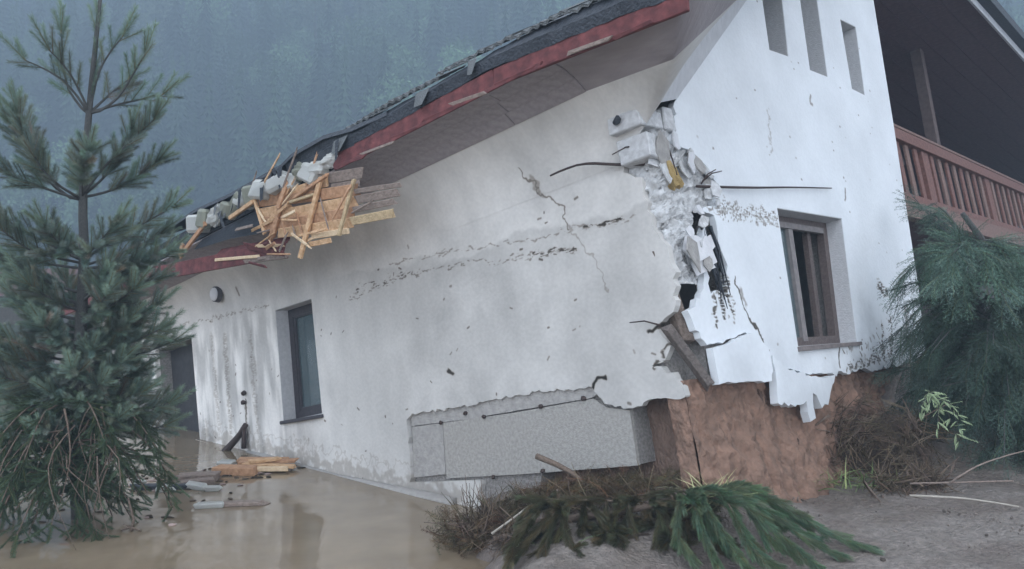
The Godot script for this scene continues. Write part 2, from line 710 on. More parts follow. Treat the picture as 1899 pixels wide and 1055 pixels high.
func pine_branch(pts: Array, r: float, st: SurfaceTool, where: Array, tints: Array, long: float, dense: float, lift: float, tips := 4) -> void:
	var c := curve(pts, 9)
	add_tube(st, c, r, r * 0.4, 5)
	var n := int(dense)
	for i in n:
		var f := lerpf(0.3, 0.97, (i + rng.randf()) / n)
		var k := f * 8.0
		var p: Vector3 = c[int(k)].lerp(c[mini(8, int(k) + 1)], k - int(k))
		var d: Vector3 = (c[mini(8, int(k) + 1)] - c[int(k)]).normalized()
		var o := rv(1)
		o = (o - d * o.dot(d)).normalized()
		var dir := (d * 0.85 + o * 0.75 + Vector3(0, lift, 0)).normalized()
		where.append(aim(p, dir, long * rr(0.65, 1.05), rr(0, TAU)))
		var b := rr(0.5, 1.1)
		tints.append(Color(b * rr(0.85, 1.15) * (1.35 if rng.randf() < 0.06 else 1.0), b, b * rr(0.85, 1.05)))
	var e: Vector3 = (c[8] - c[6]).normalized()
	for i in tips:
		var o := rv(1)
		o = (o - e * o.dot(e)).normalized()
		var dir := (e * 1.0 + o * (0.0 if i == 0 else 0.6) + Vector3(0, lift * 1.4, 0)).normalized()
		where.append(aim(c[8], dir, long * (1.15 if i == 0 else rr(0.75, 1.0)), rr(0, TAU)))
		var b := rr(0.8, 1.2)
		tints.append(Color(b, b * 1.05, b * 0.95))


func build_pine() -> void:
	rng.seed = 61
	var needles := leafy("pine_needles", lin(0.265, 0.34, 0.30), 0.85, 0.5)
	var bark := mat("pine_bark", lin(0.055, 0.056, 0.055), lin(0.15, 0.15, 0.145), 0.95, 0.04, 6.0, 1.0, Vector3(1, 0.35, 1))
	var base := Vector3(-3.33, 0, -6.68)
	var o := thing("young_pine", "young pine tree with upright tufted shoots standing in the flood water", "tree", Transform3D(Basis(), base))
	var q := func(px: float, py: float, dz := 0.0) -> Vector3: return Vector3((px - 150.0) * 0.00418, (960.0 - py) * 0.00418, dz)
	var trunk := curve([q.call(150, 1010), q.call(148, 800, 0.05), q.call(152, 620, 0.02), q.call(156, 470), q.call(154, 370), q.call(165, 215), q.call(180, 60), q.call(186, 0)], 26)
	part("trunk", tube(trunk, 0.062, 0.014, 8), bark, o)
	var limbs := st_new(true)
	var where := []
	var tints := []
	# the two upper whorls, each branch followed
	var upper := [
		[[165, 215, 0], [125, 155, 0.05], [62, 122, 0.1]], [[165, 215, 0], [120, 165, -0.05], [104, 60, -0.08]],
		[[166, 213, 0], [190, 130, 0.03], [232, 78, 0.06]], [[166, 213, 0], [212, 192, 0.0], [272, 108, 0.04]],
		[[166, 212, 0], [215, 190, -0.1], [285, 172, -0.15]], [[166, 213, 0], [150, 150, 0.15], [132, 118, 0.3]],
		[[166, 213, 0], [190, 160, -0.2], [205, 135, -0.3]],
		[[152, 372, 0], [110, 350, 0.1], [45, 240, 0.2]], [[152, 372, 0], [90, 345, -0.1], [8, 190, -0.2]],
		[[152, 372, 0], [120, 330, 0.3], [95, 240, 0.45]], [[152, 374, 0], [70, 340, 0.3], [10, 300, 0.4]],
		[[154, 365, 0], [212, 312, 0.0], [250, 248, 0.05]], [[154, 365, 0], [205, 315, 0.1], [300, 232, 0.15]],
		[[154, 368, 0], [190, 330, 0.3], [225, 300, 0.5]], [[154, 368, 0], [120, 345, -0.3], [85, 300, -0.45]],
		[[154, 368, 0], [200, 345, -0.2], [262, 292, -0.3]],
		[[153, 485, 0], [220, 450, 0.1], [330, 392, 0.15]], [[153, 485, 0], [95, 452, 0.1], [25, 405, 0.2]], [[153, 490, 0], [210, 470, 0.35], [270, 425, 0.5]], [[153, 490, 0], [110, 470, 0.4], [75, 430, 0.55]],
		[[153, 500, 0], [240, 490, 0.0], [320, 470, 0.1]], [[153, 500, 0], [80, 490, 0.0], [-10, 470, 0.1]], [[153, 495, 0], [190, 470, -0.3], [250, 430, -0.5]], [[153, 495, 0], [110, 470, -0.3], [40, 440, -0.5]], [[153, 480, 0], [150, 460, 0.3], [150, 430, 0.5]],
	]
	for i in upper.size():
		var pts := []
		for k in upper[i]:
			pts.append(q.call(k[0], k[1], k[2]))
		var low := i >= 7
		pine_branch(pts, 0.012, limbs, where, tints, 1.15 if not low else 1.0, 7 if not low else 34, 0.4 if not low else 0.25, 3 if not low else 6)
	for i in 4:
		where.append(aim(q.call(180 + i * 2, 66 - i * 6), Vector3(rr(-0.25, 0.25), 1, rr(-0.3, 0.3)), rr(0.85, 1.1), rr(0, 6)))
		tints.append(Color(1.2, 1.25, 1.15))
	for i in 8:
		where.append(aim(q.call(170 + i * 1.7, 190 - i * 16), Vector3(rr(-0.5, 0.5), 0.9, rr(-0.5, 0.5)), rr(0.5, 0.75), rr(0, 6)))
		tints.append(Color(0.9, 0.95, 0.9))
	# the dense lower whorls
	for i in 58:
		var f := i / 57.0
		var y := lerpf(535.0, 800.0, pow(f, 0.8))
		var a := i * 2.4 + rr(-0.3, 0.3)
		var l := lerpf(0.68, 0.70, f) * rr(0.45, 1.15)
		var p: Vector3 = q.call(153, y)
		var d := Vector3(cos(a), 0, sin(a) * 0.8)
		var sag := lerpf(0.32, -0.12, f)
		pine_branch([p, p + d * l * 0.5 + Vector3(0, l * sag * 0.5, 0), p + d * l + Vector3(0, l * (sag + 0.12), 0)], 0.014, limbs, where, tints, 1.0, 30, 0.22, 4)
	part("limbs", done(limbs), bark, o)
	scatter("needles", shoot_mesh(8, 0.19, 270, 0.046, 1.0, 0.0011), needles, where, o, tints)


func build_drift_at_pine() -> void:
	# torn spruce boughs and roots the flood packed round the pine's foot
	rng.seed = 88
	var dark := leafy("spruce_needles", lin(0.10, 0.155, 0.10), 0.4)
	var wood := mat("dead_wood", lin(0.09, 0.065, 0.05), lin(0.24, 0.18, 0.14), 0.95, 0.03, 3.0, 0.6)
	var o := thing("spruce_bough_heap", "heap of torn drooping spruce boughs and brown roots packed round the young pine's foot", "branches", Transform3D(Basis(), Vector3(-3.33, 0, -6.6)))
	var where := []
	var tints := []
	var st := st_new(true)
	for i in 60:
		var a := rr(0, TAU)
		var y := rr(0.2, 0.92)
		var l := rr(0.45, 0.8)
		var p := Vector3(rr(-0.15, 0.15), y, rr(-0.15, 0.15))
		var d := Vector3(cos(a), 0, absf(sin(a)) * 0.7 - 0.1).normalized()
		var c := curve([p, p + d * l * 0.5 + Vector3(0, 0.05, 0), p + d * l * 0.95 + Vector3(0, -l * rr(0.25, 0.6), 0)], 8)
		if c[7].y < 0.03:
			c[7].y = 0.03
		add_tube(st, c, 0.01, 0.004, 4)
		for k in 30:
			var f := rr(0.1, 1.0) * 7.0
			var at: Vector3 = c[int(f)].lerp(c[mini(7, int(f) + 1)], f - int(f))
			var e: Vector3 = (c[mini(7, int(f) + 1)] - c[maxi(0, int(f) - 1)]).normalized()
			where.append(lay(at, e + Vector3(rr(-1.3, 1.3), rr(-0.6, 0.5), rr(-1.2, 1.2)), rr(0.5, 1.05), rr(-0.5, 0.5)))
			var b := rr(0.55, 1.25)
			tints.append(Color(b, b, b * 0.95))
	part("limbs", done(st), wood, o)
	scatter("needles", shoot_mesh(9, 0.18, 190, 0.027, 0.95, 0.0014), dark, where, o, tints)
	for i in 24:
		var p := Vector3(rr(-0.2, 0.45), rr(0.55, 0.95), rr(0.1, 0.45))
		var d := Vector3(rr(-0.35, 0.35), -rr(0.35, 0.8), rr(0.0, 0.3))
		part("dead_root", tube(curve([p, p + d * 0.5 + rv(0.16), p + d + rv(0.2)], 9), rr(0.003, 0.008), 0.0015, 4), wood, o)


# ------------------------------------------------------------------ the leaning house
func build_house() -> void:
	var o := thing("tilted_house", "white plastered house tipped over and torn open at its corner by the flood", "house", HT)
	rng.seed = 300
	var white := Color(0.97, 0.985, 1.0)
	# --- surfaces
	var side_area := Rect2(-9.1, -1.5, 9.6, 3.2)
	var side_tone := func(p: Vector2, c: float, g: float, s: float) -> float:
		var v := 0.835 + c * 0.13 + s * 0.045 + g * 0.045
		# grey weathered field below a line that runs along the wall
		var line := 0.87 + 0.32 * clampf((-0.35 - p.x) / 4.4, 0.0, 1.5) + c * 0.25
		var field := smoothstep(line + 0.03, line - 0.03, p.y) * smoothstep(-4.0, -2.7, p.x + c * 0.8)
		v -= 0.085 * field
		# pale lime streaks run down by the door
		var wash := smoothstep(-4.2, -5.2, p.x) * smoothstep(1.25, 0.9, p.y)
		v += wash * clampf(s * 0.5 + 0.015, -0.07, 0.09)
		v += 0.05 * smoothstep(-3.6, -3.9, p.x + c * 0.5) * smoothstep(-5.0, -4.0, p.x) * smoothstep(1.2, 0.4, p.y)
		# splashed mud near the water
		v -= 0.10 * smoothstep(-0.3, -1.2, p.y + 0.21 * (p.x + 2.4) + 0.75 + c * 0.3)
		return v
	var side_marks := [
		[[V(-2.91, 1.09), V(-2.0, 0.99), V(-1.11, 0.87), V(-0.23, 0.80)], 0.009, 0.28, 0.05, 0.4],
		[[V(-3.52, 0.90), V(-2.94, 0.95), V(-2.15, 0.89), V(-1.14, 0.75), V(-0.83, 0.70)], 0.010, 0.34, 0.06, 0.5],
		[[V(-3.4, 0.98), V(-2.6, 0.93)], 0.02, 0.5, 0.07, 0.6],
		[[V(-0.70, 0.84), V(-0.36, 0.80)], 0.012, 0.75, 0.04, 0.3],
		[[V(-1.2, 0.76), V(-0.8, 0.70)], 0.012, 0.65, 0.04, 0.35],
		[[V(-1.17, 1.45), V(-1.04, 1.23), V(-0.86, 1.04), V(-0.80, 0.87)], 0.0075, 0.42, 0.05],
		[[V(-0.80, 0.87), V(-0.65, 0.59), V(-0.56, 0.34)], 0.006, 0.2, 0.05],
		[[V(-1.08, 1.32), V(-1.02, 1.18)], 0.02, 0.25, 0.05],
		[[V(-2.31, 0.04), V(-2.26, 0.0)], 0.014, 0.75, 0.02],
		[[V(-0.87, -0.38), V(-0.84, -0.31), V(-0.78, -0.255), V(-0.71, -0.25)], 0.012, 0.85, 0.02],
		[[V(-5.46, 1.45), V(-5.46, 1.36)], 0.016, 0.35, 0.02],
		[[V(-6.9, 1.28), V(-5.4, 1.16), V(-4.95, 1.14)], 0.012, 0.25, 0.06, 0.3],
		[[V(-5.58, 0.2), V(-5.63, -0.3)], 0.012, 0.45, 0.03],
		[[V(-6.6, -0.08), V(-5.3, -0.33), V(-4.1, -0.62), V(-2.4, -0.98)], 0.06, 0.17, 0.12], [[V(-6.6, 0.06), V(-5.3, -0.2), V(-4.1, -0.48), V(-2.9, -0.72)], 0.015, 0.10, 0.14],
		[[V(-0.3, -0.24), V(-0.12, -0.1)], 0.014, 0.6, 0.05, 0.2],
		[[V(-0.17, 0.03), V(-0.30, 0.0)], 0.010, 0.8, 0.02],
		[[V(-6.2, 1.05), V(-6.2, -0.1)], 0.03, 0.14, 0.05, 0.2], [[V(-5.9, 1.0), V(-5.95, -0.2)], 0.035, 0.18, 0.05, 0.2], [[V(-5.35, 0.9), V(-5.4, -0.3)], 0.03, 0.16, 0.06, 0.2],
	]
	for i in 90:
		var a := V(rr(-8.0, -0.1), rr(-0.9, 1.2))
		side_marks.append([[a, a + V(rr(-0.03, 0.03), rr(-0.02, 0.02))], rr(0.004, 0.009), rr(0.2, 0.6), 0.01])
	var plaster := wall_material("side_plaster", side_area, 1920, 640, side_tone, side_marks, Color(1.0, 0.985, 0.965))

	var front_area := Rect2(-0.4, -1.0, 6.4, 6.4)
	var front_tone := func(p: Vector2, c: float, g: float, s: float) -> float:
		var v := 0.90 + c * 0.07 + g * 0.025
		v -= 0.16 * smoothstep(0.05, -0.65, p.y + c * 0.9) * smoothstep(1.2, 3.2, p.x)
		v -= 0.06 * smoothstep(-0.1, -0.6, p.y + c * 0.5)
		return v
	var front_marks := [
		[[V(0.79, 0.31), V(0.82, 0.11), V(0.98, -0.05), V(1.04, -0.22)], 0.010, 0.7, 0.05],
		[[V(0.84, 0.25), V(0.88, 0.12)], 0.02, 0.3, 0.05],
		[[V(2.36, -0.23), V(2.29, -0.40)], 0.010, 0.75, 0.02],
		[[V(1.93, 1.84), V(1.86, 1.6), V(1.79, 1.39)], 0.012, 0.18, 0.05, 0.2],
		[[V(2.90, 2.14), V(2.86, 2.06), V(2.9, 2.05)], 0.014, 0.35, 0.02],
		[[V(3.27, 1.26), V(3.20, 1.14)], 0.010, 0.4, 0.02], [[V(2.84, 0.40), V(2.83, 0.33)], 0.013, 0.6, 0.02],
		[[V(3.3, -0.35), V(3.45, -0.05)], 0.03, 0.6, 0.08, 0.35], [[V(3.5, -0.4), V(3.7, -0.02)], 0.03, 0.6, 0.1, 0.35], [[V(2.5, -0.42), V(3.2, -0.36)], 0.03, 0.6, 0.1, 0.4],
		[[V(3.6, 0.32), V(3.75, 0.25)], 0.05, 0.7, 0.08, 0.3], [[V(4.2, 0.1), V(4.0, -0.2)], 0.05, 0.6, 0.1, 0.35],
		[[V(0.55, 0.25), V(0.52, 0.02)], 0.035, 0.72, 0.08, 0.22], [[V(0.62, 0.3), V(0.66, 0.08)], 0.03, 0.72, 0.08, 0.25], [[V(0.45, 0.2), V(0.38, -0.03)], 0.02, 0.65, 0.06, 0.2],
		[[V(0.6, 0.87), V(0.9, 0.89), V(1.3, 0.86), V(1.66, 0.86)], 0.022, 0.4, 0.09, 0.4], [[V(0.7, 0.83), V(1.2, 0.82), V(1.66, 0.80)], 0.02, 0.3, 0.08, 0.4],
	]
	for i in 110:
		var a := V(rr(0.72, 1.66), rr(0.77, 0.89) + rr(-0.02, 0.02))
		front_marks.append([[a, a + V(0.01, 0.008)], rr(0.003, 0.007), rr(0.2, 0.6), 0.01])
	for i in 70:
		var a := V(rr(0.3, 4.8), rr(-0.4, 3.5))
		front_marks.append([[a, a + V(0.01, 0.0)], rr(0.005, 0.01), rr(0.12, 0.4), 0.01])
	for i in 60:
		var a := V(rr(2.3, 4.3), rr(-0.45, -0.15))
		front_marks.append([[a, a + V(rr(-0.03, 0.03), rr(-0.04, 0.04))], rr(0.006, 0.014), rr(0.2, 0.6), 0.02])
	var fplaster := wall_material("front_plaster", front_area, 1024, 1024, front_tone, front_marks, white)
	var core := mat("wall_core", lin(0.20, 0.185, 0.175), lin(0.40, 0.38, 0.36), 0.95, 0.03, 2.0, 1.0)
	var plain := mat("eave_plaster", Color(0.79, 0.79, 0.80), Color(0.86, 0.86, 0.87), 0.9, 0.02, 1.0, 0.2)
	var concrete := mat("concrete", lin(0.28, 0.265, 0.245), lin(0.43, 0.41, 0.38), 0.95, 0.05, 1.1, 0.3)
	var concrete2 := mat("concrete_smooth", lin(0.30, 0.285, 0.27), lin(0.42, 0.40, 0.38), 0.95, 0.02, 1.3, 0.5)
	var rubble := mat("rubble_plaster", lin(0.36, 0.355, 0.35), lin(0.78, 0.79, 0.80), 0.95, 0.010, 2.0, 0.8)
	var foam := mat("yellow_foam", lin(0.55, 0.36, 0.13), lin(0.78, 0.62, 0.33), 0.95, 0.04, 5.0, 1.5)
	var wood := mat("old_wood", lin(0.10, 0.075, 0.06), lin(0.24, 0.19, 0.16), 0.85, 0.02, 2.0, 0.8)
	var window_wood := mat("window_wood", lin(0.085, 0.062, 0.058), lin(0.17, 0.135, 0.125), 0.55, 0.02, 2.0, 0.3)
	var dark_frame := mat("dark_frame", lin(0.035, 0.032, 0.038), lin(0.07, 0.062, 0.07), 0.5, 0.02, 2.0)
	var inside := mat("inside_wall", lin(0.10, 0.10, 0.10), lin(0.2, 0.2, 0.2))
	var fresh := mat("fresh_wood", lin(0.50, 0.29, 0.15), lin(0.78, 0.54, 0.33), 0.8, 0.02, 1.5, 0.5, Vector3(1, 1, 1))
	var tan_wood := mat("tan_wood", lin(0.36, 0.19, 0.10), lin(0.60, 0.36, 0.22), 0.8, 0.02, 1.5, 0.5)
	var pale_wood := mat("pale_wood", lin(0.66, 0.47, 0.29), lin(0.85, 0.68, 0.47), 0.8, 0.02, 2.0, 0.4)
	var grey_wood := mat("grey_wood", lin(0.17, 0.13, 0.11), lin(0.34, 0.27, 0.23), 0.85, 0.02, 2.0, 0.5)
	var red := mat("red_fascia", lin(0.085, 0.026, 0.028), lin(0.23, 0.068, 0.066), 0.85, 0.014, 1.2, 0.3)
	var felt := mat("roofing_felt", lin(0.018, 0.022, 0.03), lin(0.045, 0.052, 0.066), 0.6, 0.02, 1.5, 0.8)
	var tile := mat("roof_tile", lin(0.10, 0.11, 0.115), lin(0.24, 0.25, 0.255), 0.8, 0.03, 4.0, 0.8)
	var pad := mat("insulation", lin(0.74, 0.74, 0.69), lin(0.90, 0.90, 0.87), 0.98, 0.04, 6.0, 1.5)
	var old_pad := mat("dirty_insulation", lin(0.30, 0.31, 0.25), lin(0.55, 0.56, 0.46), 0.98, 0.04, 6.0, 1.5)
	var metal := StandardMaterial3D.new()
	metal.resource_name = "rusty_steel"
	metal.albedo_color = lin(0.07, 0.05, 0.045)
	metal.roughness = 0.6
	metal.metallic = 0.5
	var glass := StandardMaterial3D.new()
	glass.resource_name = "window_glass"
	glass.transparency = BaseMaterial3D.TRANSPARENCY_ALPHA
	glass.albedo_color = Color(0.42, 0.5, 0.52, 0.36)
	glass.roughness = 0.06
	glass.cull_mode = BaseMaterial3D.CULL_DISABLED

	# --- side wall: plaster skin with a torn lower edge and a torn corner edge
	var win := [V(-4.88, -0.10), V(-4.18, -0.10), V(-4.15, 1.04), V(-4.82, 1.055)]
	var door := [V(-7.70, -1.6), V(-6.69, -1.6), V(-6.67, 1.10), V(-7.66, 1.10)]
	var outline := [V(-8.9, -1.45), V(-2.2, -1.45)]
	outline.append_array(jag([V(-2.16, -1.1), V(-2.11, -0.875)], 0.012, 0.03, 2))
	outline.append_array([V(-2.99, -0.835)])
	outline.append_array(jag([V(-2.965, -0.80), V(-2.925, -0.30)], 0.010, 0.05, 3))
	outline.append_array(jag([V(-2.84, -0.255), V(-2.4, -0.27), V(-2.04, -0.275), V(-1.99, -0.255), V(-1.35, -0.262), V(-0.84, -0.305)], 0.014, 0.035, 4))
	outline.append_array(jag([V(-0.83, -0.33), V(-0.76, -0.42), V(-0.56, -0.49), V(-0.42, -0.47), V(-0.35, -0.45), V(-0.10, -0.47)], 0.012, 0.035, 5))
	outline.append_array(jag([V(-0.09, -0.46), V(-0.15, -0.31), V(-0.24, -0.26), V(-0.31, -0.24), V(-0.2, -0.2), V(-0.15, -0.12), V(-0.20, 0.0), V(-0.14, 0.05), V(-0.06, 0.08), V(-0.04, 0.2), V(-0.01, 0.35), V(-0.02, 0.5), V(-0.08, 0.62), V(-0.12, 0.8), V(-0.15, 1.04), V(-0.26, 1.12), V(-0.23, 1.24), V(-0.17, 1.35), V(-0.12, 1.49)], 0.016, 0.04, 6))
	outline.append_array([V(-0.12, 1.54), V(-8.9, 1.54)])
	var sw := part("side_wall", plate(outline, [win, door], 0.06, SIDE, side_area, [-8.0, -6.0, -3.5, -2.5, -1.5, -0.7]), plaster, o, Transform3D(), "long grey-white side wall with peeling torn plaster")
	var in_t := Transform3D(SIDE.basis, Vector3(0.063, 0, 0))
	var core_out := [V(-8.88, -1.45), V(-2.3, -1.45), V(-2.1, -1.3), V(-1.62, -1.22), V(-1.5, -0.87), V(-0.575, -0.873), V(-0.567, -0.45), V(-0.24, -0.42)]
	core_out.append_array(jag([V(-0.24, -0.42), V(-0.26, 0.2), V(-0.34, 0.9), V(-0.36, 1.3), V(-0.26, 1.45)], 0.03, 0.08, 9))
	core_out.append_array([V(-0.26, 1.56), V(-8.88, 1.56)])
	part("wall_core", plate(core_out, [win, door], 0.27, in_t, Rect2(0, 0, 1, 1)), core, o)

	# concrete panels laid bare under the plaster
	var panels := [
		[[V(-2.90, -0.36), V(-2.895, -0.24), V(-1.985, -0.24), V(-1.99, -0.385)], 0.030, concrete2],
		[[V(-1.982, -0.378), V(-1.978, -0.235), V(-0.80, -0.28), V(-0.78, -0.34), V(-0.88, -0.375)], 0.022, concrete2],
		[[V(-2.965, -0.80), V(-2.905, -0.368), V(-2.505, -0.376), V(-2.55, -0.80)], 0.034, concrete2],
		[[V(-2.54, -0.835), V(-2.497, -0.377), V(-1.7, -0.388), V(-1.7, -0.86)], 0.030, concrete],
		[[V(-1.696, -0.86), V(-1.696, -0.389), V(-0.872, -0.382), V(-0.76, -0.46), V(-0.572, -0.50), V(-0.58, -0.878)], 0.027, concrete],
	]
	for pn in panels:
		part("concrete_panel", plate(pn[0], [], 0.06 - pn[1] - 0.001, Transform3D(SIDE.basis, Vector3(pn[1], 0, 0)), Rect2(0, 0, 1, 1)), pn[2], o)
	for b in [V(-2.51, -0.37), V(-2.2, -0.33), V(-1.99, -0.38), V(-1.37, -0.377), V(-0.95, -0.37), V(-1.98, -0.86), V(-1.45, -0.85)]:
		part("anchor_bolt", chunk(Vector3(0.035, 0.04, 0.05), int(b.x * -100), 6, 0.1, 5), metal, o, Transform3D(Basis(), Vector3(0.018, b.y, b.x)))
	# ledge along the water line
	part("plinth_ledge", tube([Vector3(-0.02, -0.36, -5.6), Vector3(-0.02, -0.415, -5.31), Vector3(-0.025, -0.71, -4.09), Vector3(-0.03, -1.03, -2.42)], 0.035, 0.045, 8), concrete2, o)
	part("plinth_ledge", tube([Vector3(-0.05, -0.13, -6.68), Vector3(-0.06, -0.21, -6.35), Vector3(-0.05, -0.33, -5.95)], 0.03, 0.035, 8), concrete2, o)

	# side window
	var w := part("window", frame_mesh(win, 0.085, 0.05, Transform3D(SIDE.basis, Vector3(0.15, 0, 0))), dark_frame, o, Transform3D(), "narrow dark side window")
	part("pane", plate([V(-4.82, -0.06), V(-4.22, -0.06), V(-4.19, 1.0), V(-4.76, 1.01)], [], 0.006, Transform3D(SIDE.basis, Vector3(0.175, 0, 0))), glass, w)
	part("sash", frame_mesh([V(-4.79, -0.02), V(-4.25, -0.02), V(-4.22, 0.97), V(-4.74, 0.98)], 0.035, 0.03, Transform3D(SIDE.basis, Vector3(0.158, 0, 0))), mats["dark_frame"], w)
	part("sill", box(Vector3(0.24, 0.035, 0.74), 0.006), dark_frame, w, Transform3D(Basis(Vector3.RIGHT, 0.02), Vector3(0.085, -0.115, -4.53)))
	# door: dark leaf set back in its opening
	var dr := part("door", box(Vector3(0.05, 2.7, 1.02), 0.004), mat("door_paint", lin(0.03, 0.03, 0.034), lin(0.055, 0.055, 0.06), 0.6), o, Transform3D(Basis(Vector3.UP, 0.02), Vector3(0.24, -0.26, -7.19)), "dark grey door half under water")
	part("handle", tube([Vector3(-0.03, 0.0, 0.42), Vector3(-0.07, 0.0, 0.42), Vector3(-0.07, 0.0, 0.3)], 0.01, 0.01, 6), metal, dr)
	# round wall lamp
	var lampbase := CylinderMesh.new()
	lampbase.top_radius = 0.085
	lampbase.bottom_radius = 0.095
	lampbase.height = 0.05
	var lm := part("wall_lamp", lampbase, dark_frame, o, Transform3D(Basis(Vector3.BACK, PI / 2), Vector3(-0.09, 1.44, -5.83)), "round dark bulkhead lamp under the eave")
	var dome := SphereMesh.new()
	dome.radius = 0.075
	dome.height = 0.07
	part("lamp_glass", dome, plain, lm, Transform3D(Basis(), Vector3(0.0, 0.028, 0.0)))
	for k in 2:
		part("wall_hook", chunk(Vector3(0.07, 0.06, 0.055), 40 + k, 6, 0.05, 6), metal, o, Transform3D(Basis(), Vector3(-0.03, 0.29 - k * 0.105, -5.56 + k * -0.02)))
	var strip := part("torn_downpipe", tube(curve([Vector3(-0.04, -0.05, -5.55), Vector3(-0.07, -0.16, -5.66), Vector3(-0.16, -0.33, -5.9)], 8), 0.028, 0.042, 6), metal, o)
	part("torn_downpipe", tube(curve([Vector3(-0.05, -0.10, -5.58), Vector3(-0.05, -0.3, -5.62)], 4), 0.022, 0.03, 6), metal, o)

	# --- eave: curved plaster cove, fascia, felt edge, tiles
	var cove := st_new(true)
	var cq := func(a: Vector3, b: Vector3, c: Vector3, d: Vector3) -> void:
		for v: Vector3 in [a, b, c, a, c, d]:
			cove.set_uv(Vector2((v.z - side_area.position.x) / side_area.size.x, 1.0 - (minf(v.y - v.x * 0.2, 1.69) - side_area.position.y) / side_area.size.y))
			cove.add_vertex(v)
	var prof := func(k: int) -> Vector2:
		var f := k / 16.0
		return V(-0.003 - 0.617 * (1.0 - cos(f * PI / 2.0)), 1.18 + 0.66 * sin(f * PI / 2.0))
	for k in 16:
		var a: Vector2 = prof.call(k)
		var b: Vector2 = prof.call(k + 1)
		if k >= 9:
			continue
		for i in 20:
			var z0 := -8.9 + 8.6 * i / 20.0
			var z1 := -8.9 + 8.6 * (i + 1) / 20.0
			cq.call(Vector3(a.x, a.y, z0), Vector3(a.x, a.y, z1), Vector3(b.x, b.y, z1), Vector3(b.x, b.y, z0))
	# turns out at the corner to carry the gable overhang
	var lst := st_new(true)
	var lq := func(a: Vector3, b: Vector3, c: Vector3, d: Vector3) -> void: quad(lst, a, b, c, d)
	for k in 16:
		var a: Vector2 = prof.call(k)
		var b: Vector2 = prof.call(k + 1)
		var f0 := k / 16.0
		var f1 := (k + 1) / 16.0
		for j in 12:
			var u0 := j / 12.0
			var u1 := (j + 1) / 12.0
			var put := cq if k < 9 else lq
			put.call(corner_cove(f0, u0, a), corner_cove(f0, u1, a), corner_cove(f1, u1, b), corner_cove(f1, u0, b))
	part("shade_toned_corner", done(lst), mat("painted_lining", lin(0.27, 0.238, 0.245), lin(0.38, 0.34, 0.345), 0.8, 0.012, 0.8, 0.4, Vector3(3.0, 3.0, 0.5)), o)  # lining toned dark: eave and verge shade is put into its colour
	# lining boards from plaster curve to fascia; dark colour stands in for eave shade
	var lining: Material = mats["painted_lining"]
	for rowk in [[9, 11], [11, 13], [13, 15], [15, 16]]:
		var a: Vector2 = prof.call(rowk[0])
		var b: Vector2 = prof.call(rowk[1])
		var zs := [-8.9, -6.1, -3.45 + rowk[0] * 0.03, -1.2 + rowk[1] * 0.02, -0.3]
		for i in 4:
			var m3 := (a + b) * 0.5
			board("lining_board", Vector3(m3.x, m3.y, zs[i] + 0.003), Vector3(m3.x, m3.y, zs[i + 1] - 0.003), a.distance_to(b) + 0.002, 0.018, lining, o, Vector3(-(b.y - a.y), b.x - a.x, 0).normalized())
	part("eave_cove", done(cove), plaster, o, Transform3D(), "curved plaster underside of the eave, in shade")
	board("fascia_board", Vector3(-0.645, 1.885, -2.67), Vector3(-0.645, 1.88, -0.75), 0.125, 0.03, red, o, Vector3(-1, 0, 0), 0.01)
	board("fascia_board", Vector3(-0.645, 1.88, -0.748), Vector3(-0.645, 1.735, 0.80), 0.125, 0.03, red, o, Vector3(-1, 0, 0), 0.01)
	board("fascia_lath", Vector3(-0.668, 1.815, -2.6), Vector3(-0.668, 1.80, -0.3), 0.028, 0.016, red, o, Vector3(-1, 0, 0), 0.02)
	board("fascia_board", Vector3(-0.645, 1.70, -5.95), Vector3(-0.645, 1.36, -3.55), 0.15, 0.03, red, o, Vector3(-1, 0, 0), 0.05)
	board("fascia_board", Vector3(-0.645, 1.86, -8.9), Vector3(-0.645, 1.71, -6.0), 0.15, 0.03, red, o, Vector3(-1, 0, 0), 0.03)
	board("fascia_board", Vector3(-0.62, 1.62, -4.7), Vector3(-0.62, 1.44, -3.52), 0.07, 0.025, red, o, Vector3(-0.8, 0.6, 0), 0.05)
	board("fascia_splinter", Vector3(-0.68, 1.53, -4.1), Vector3(-0.68, 1.30, -3.5), 0.06, 0.022, red, o, Vector3(-1, -0.4, 0), 0.06)
	board("fascia_splinter", Vector3(-0.66, 1.40, -4.2), Vector3(-0.67, 1.27, -3.45), 0.04, 0.03, grey_wood, o, Vector3(-1, 0, 0), 0.03)
	board("fascia_splinter", Vector3(-0.66, 1.55, -4.75), Vector3(-0.68, 1.38, -3.9), 0.03, 0.02, pale_wood, o, Vector3(-1, 0, 0), 0.06)
	for k in 9:
		rng.seed = 820 + k
		var z := -2.6 + k * 0.36 + rr(-0.05, 0.05)
		var y := 1.825 - 0.15 * maxf(0.0, (z + 0.75) / 1.55)
		board("fascia_lath", Vector3(-0.672, y + rr(-0.012, 0.02), z), Vector3(-0.675, y + rr(-0.02, 0.012) - 0.02, z + rr(0.2, 0.42)), rr(0.014, 0.032), 0.012, [red, grey_wood, red][k % 3], o, Vector3(-1, rr(-0.4, 0.2), 0), 0.05)
	# felt lapped over the board edge, hanging unevenly
	var fe := st_new()
	var lens := FastNoiseLite.new()
	lens.seed = 8
	lens.frequency = 1.1
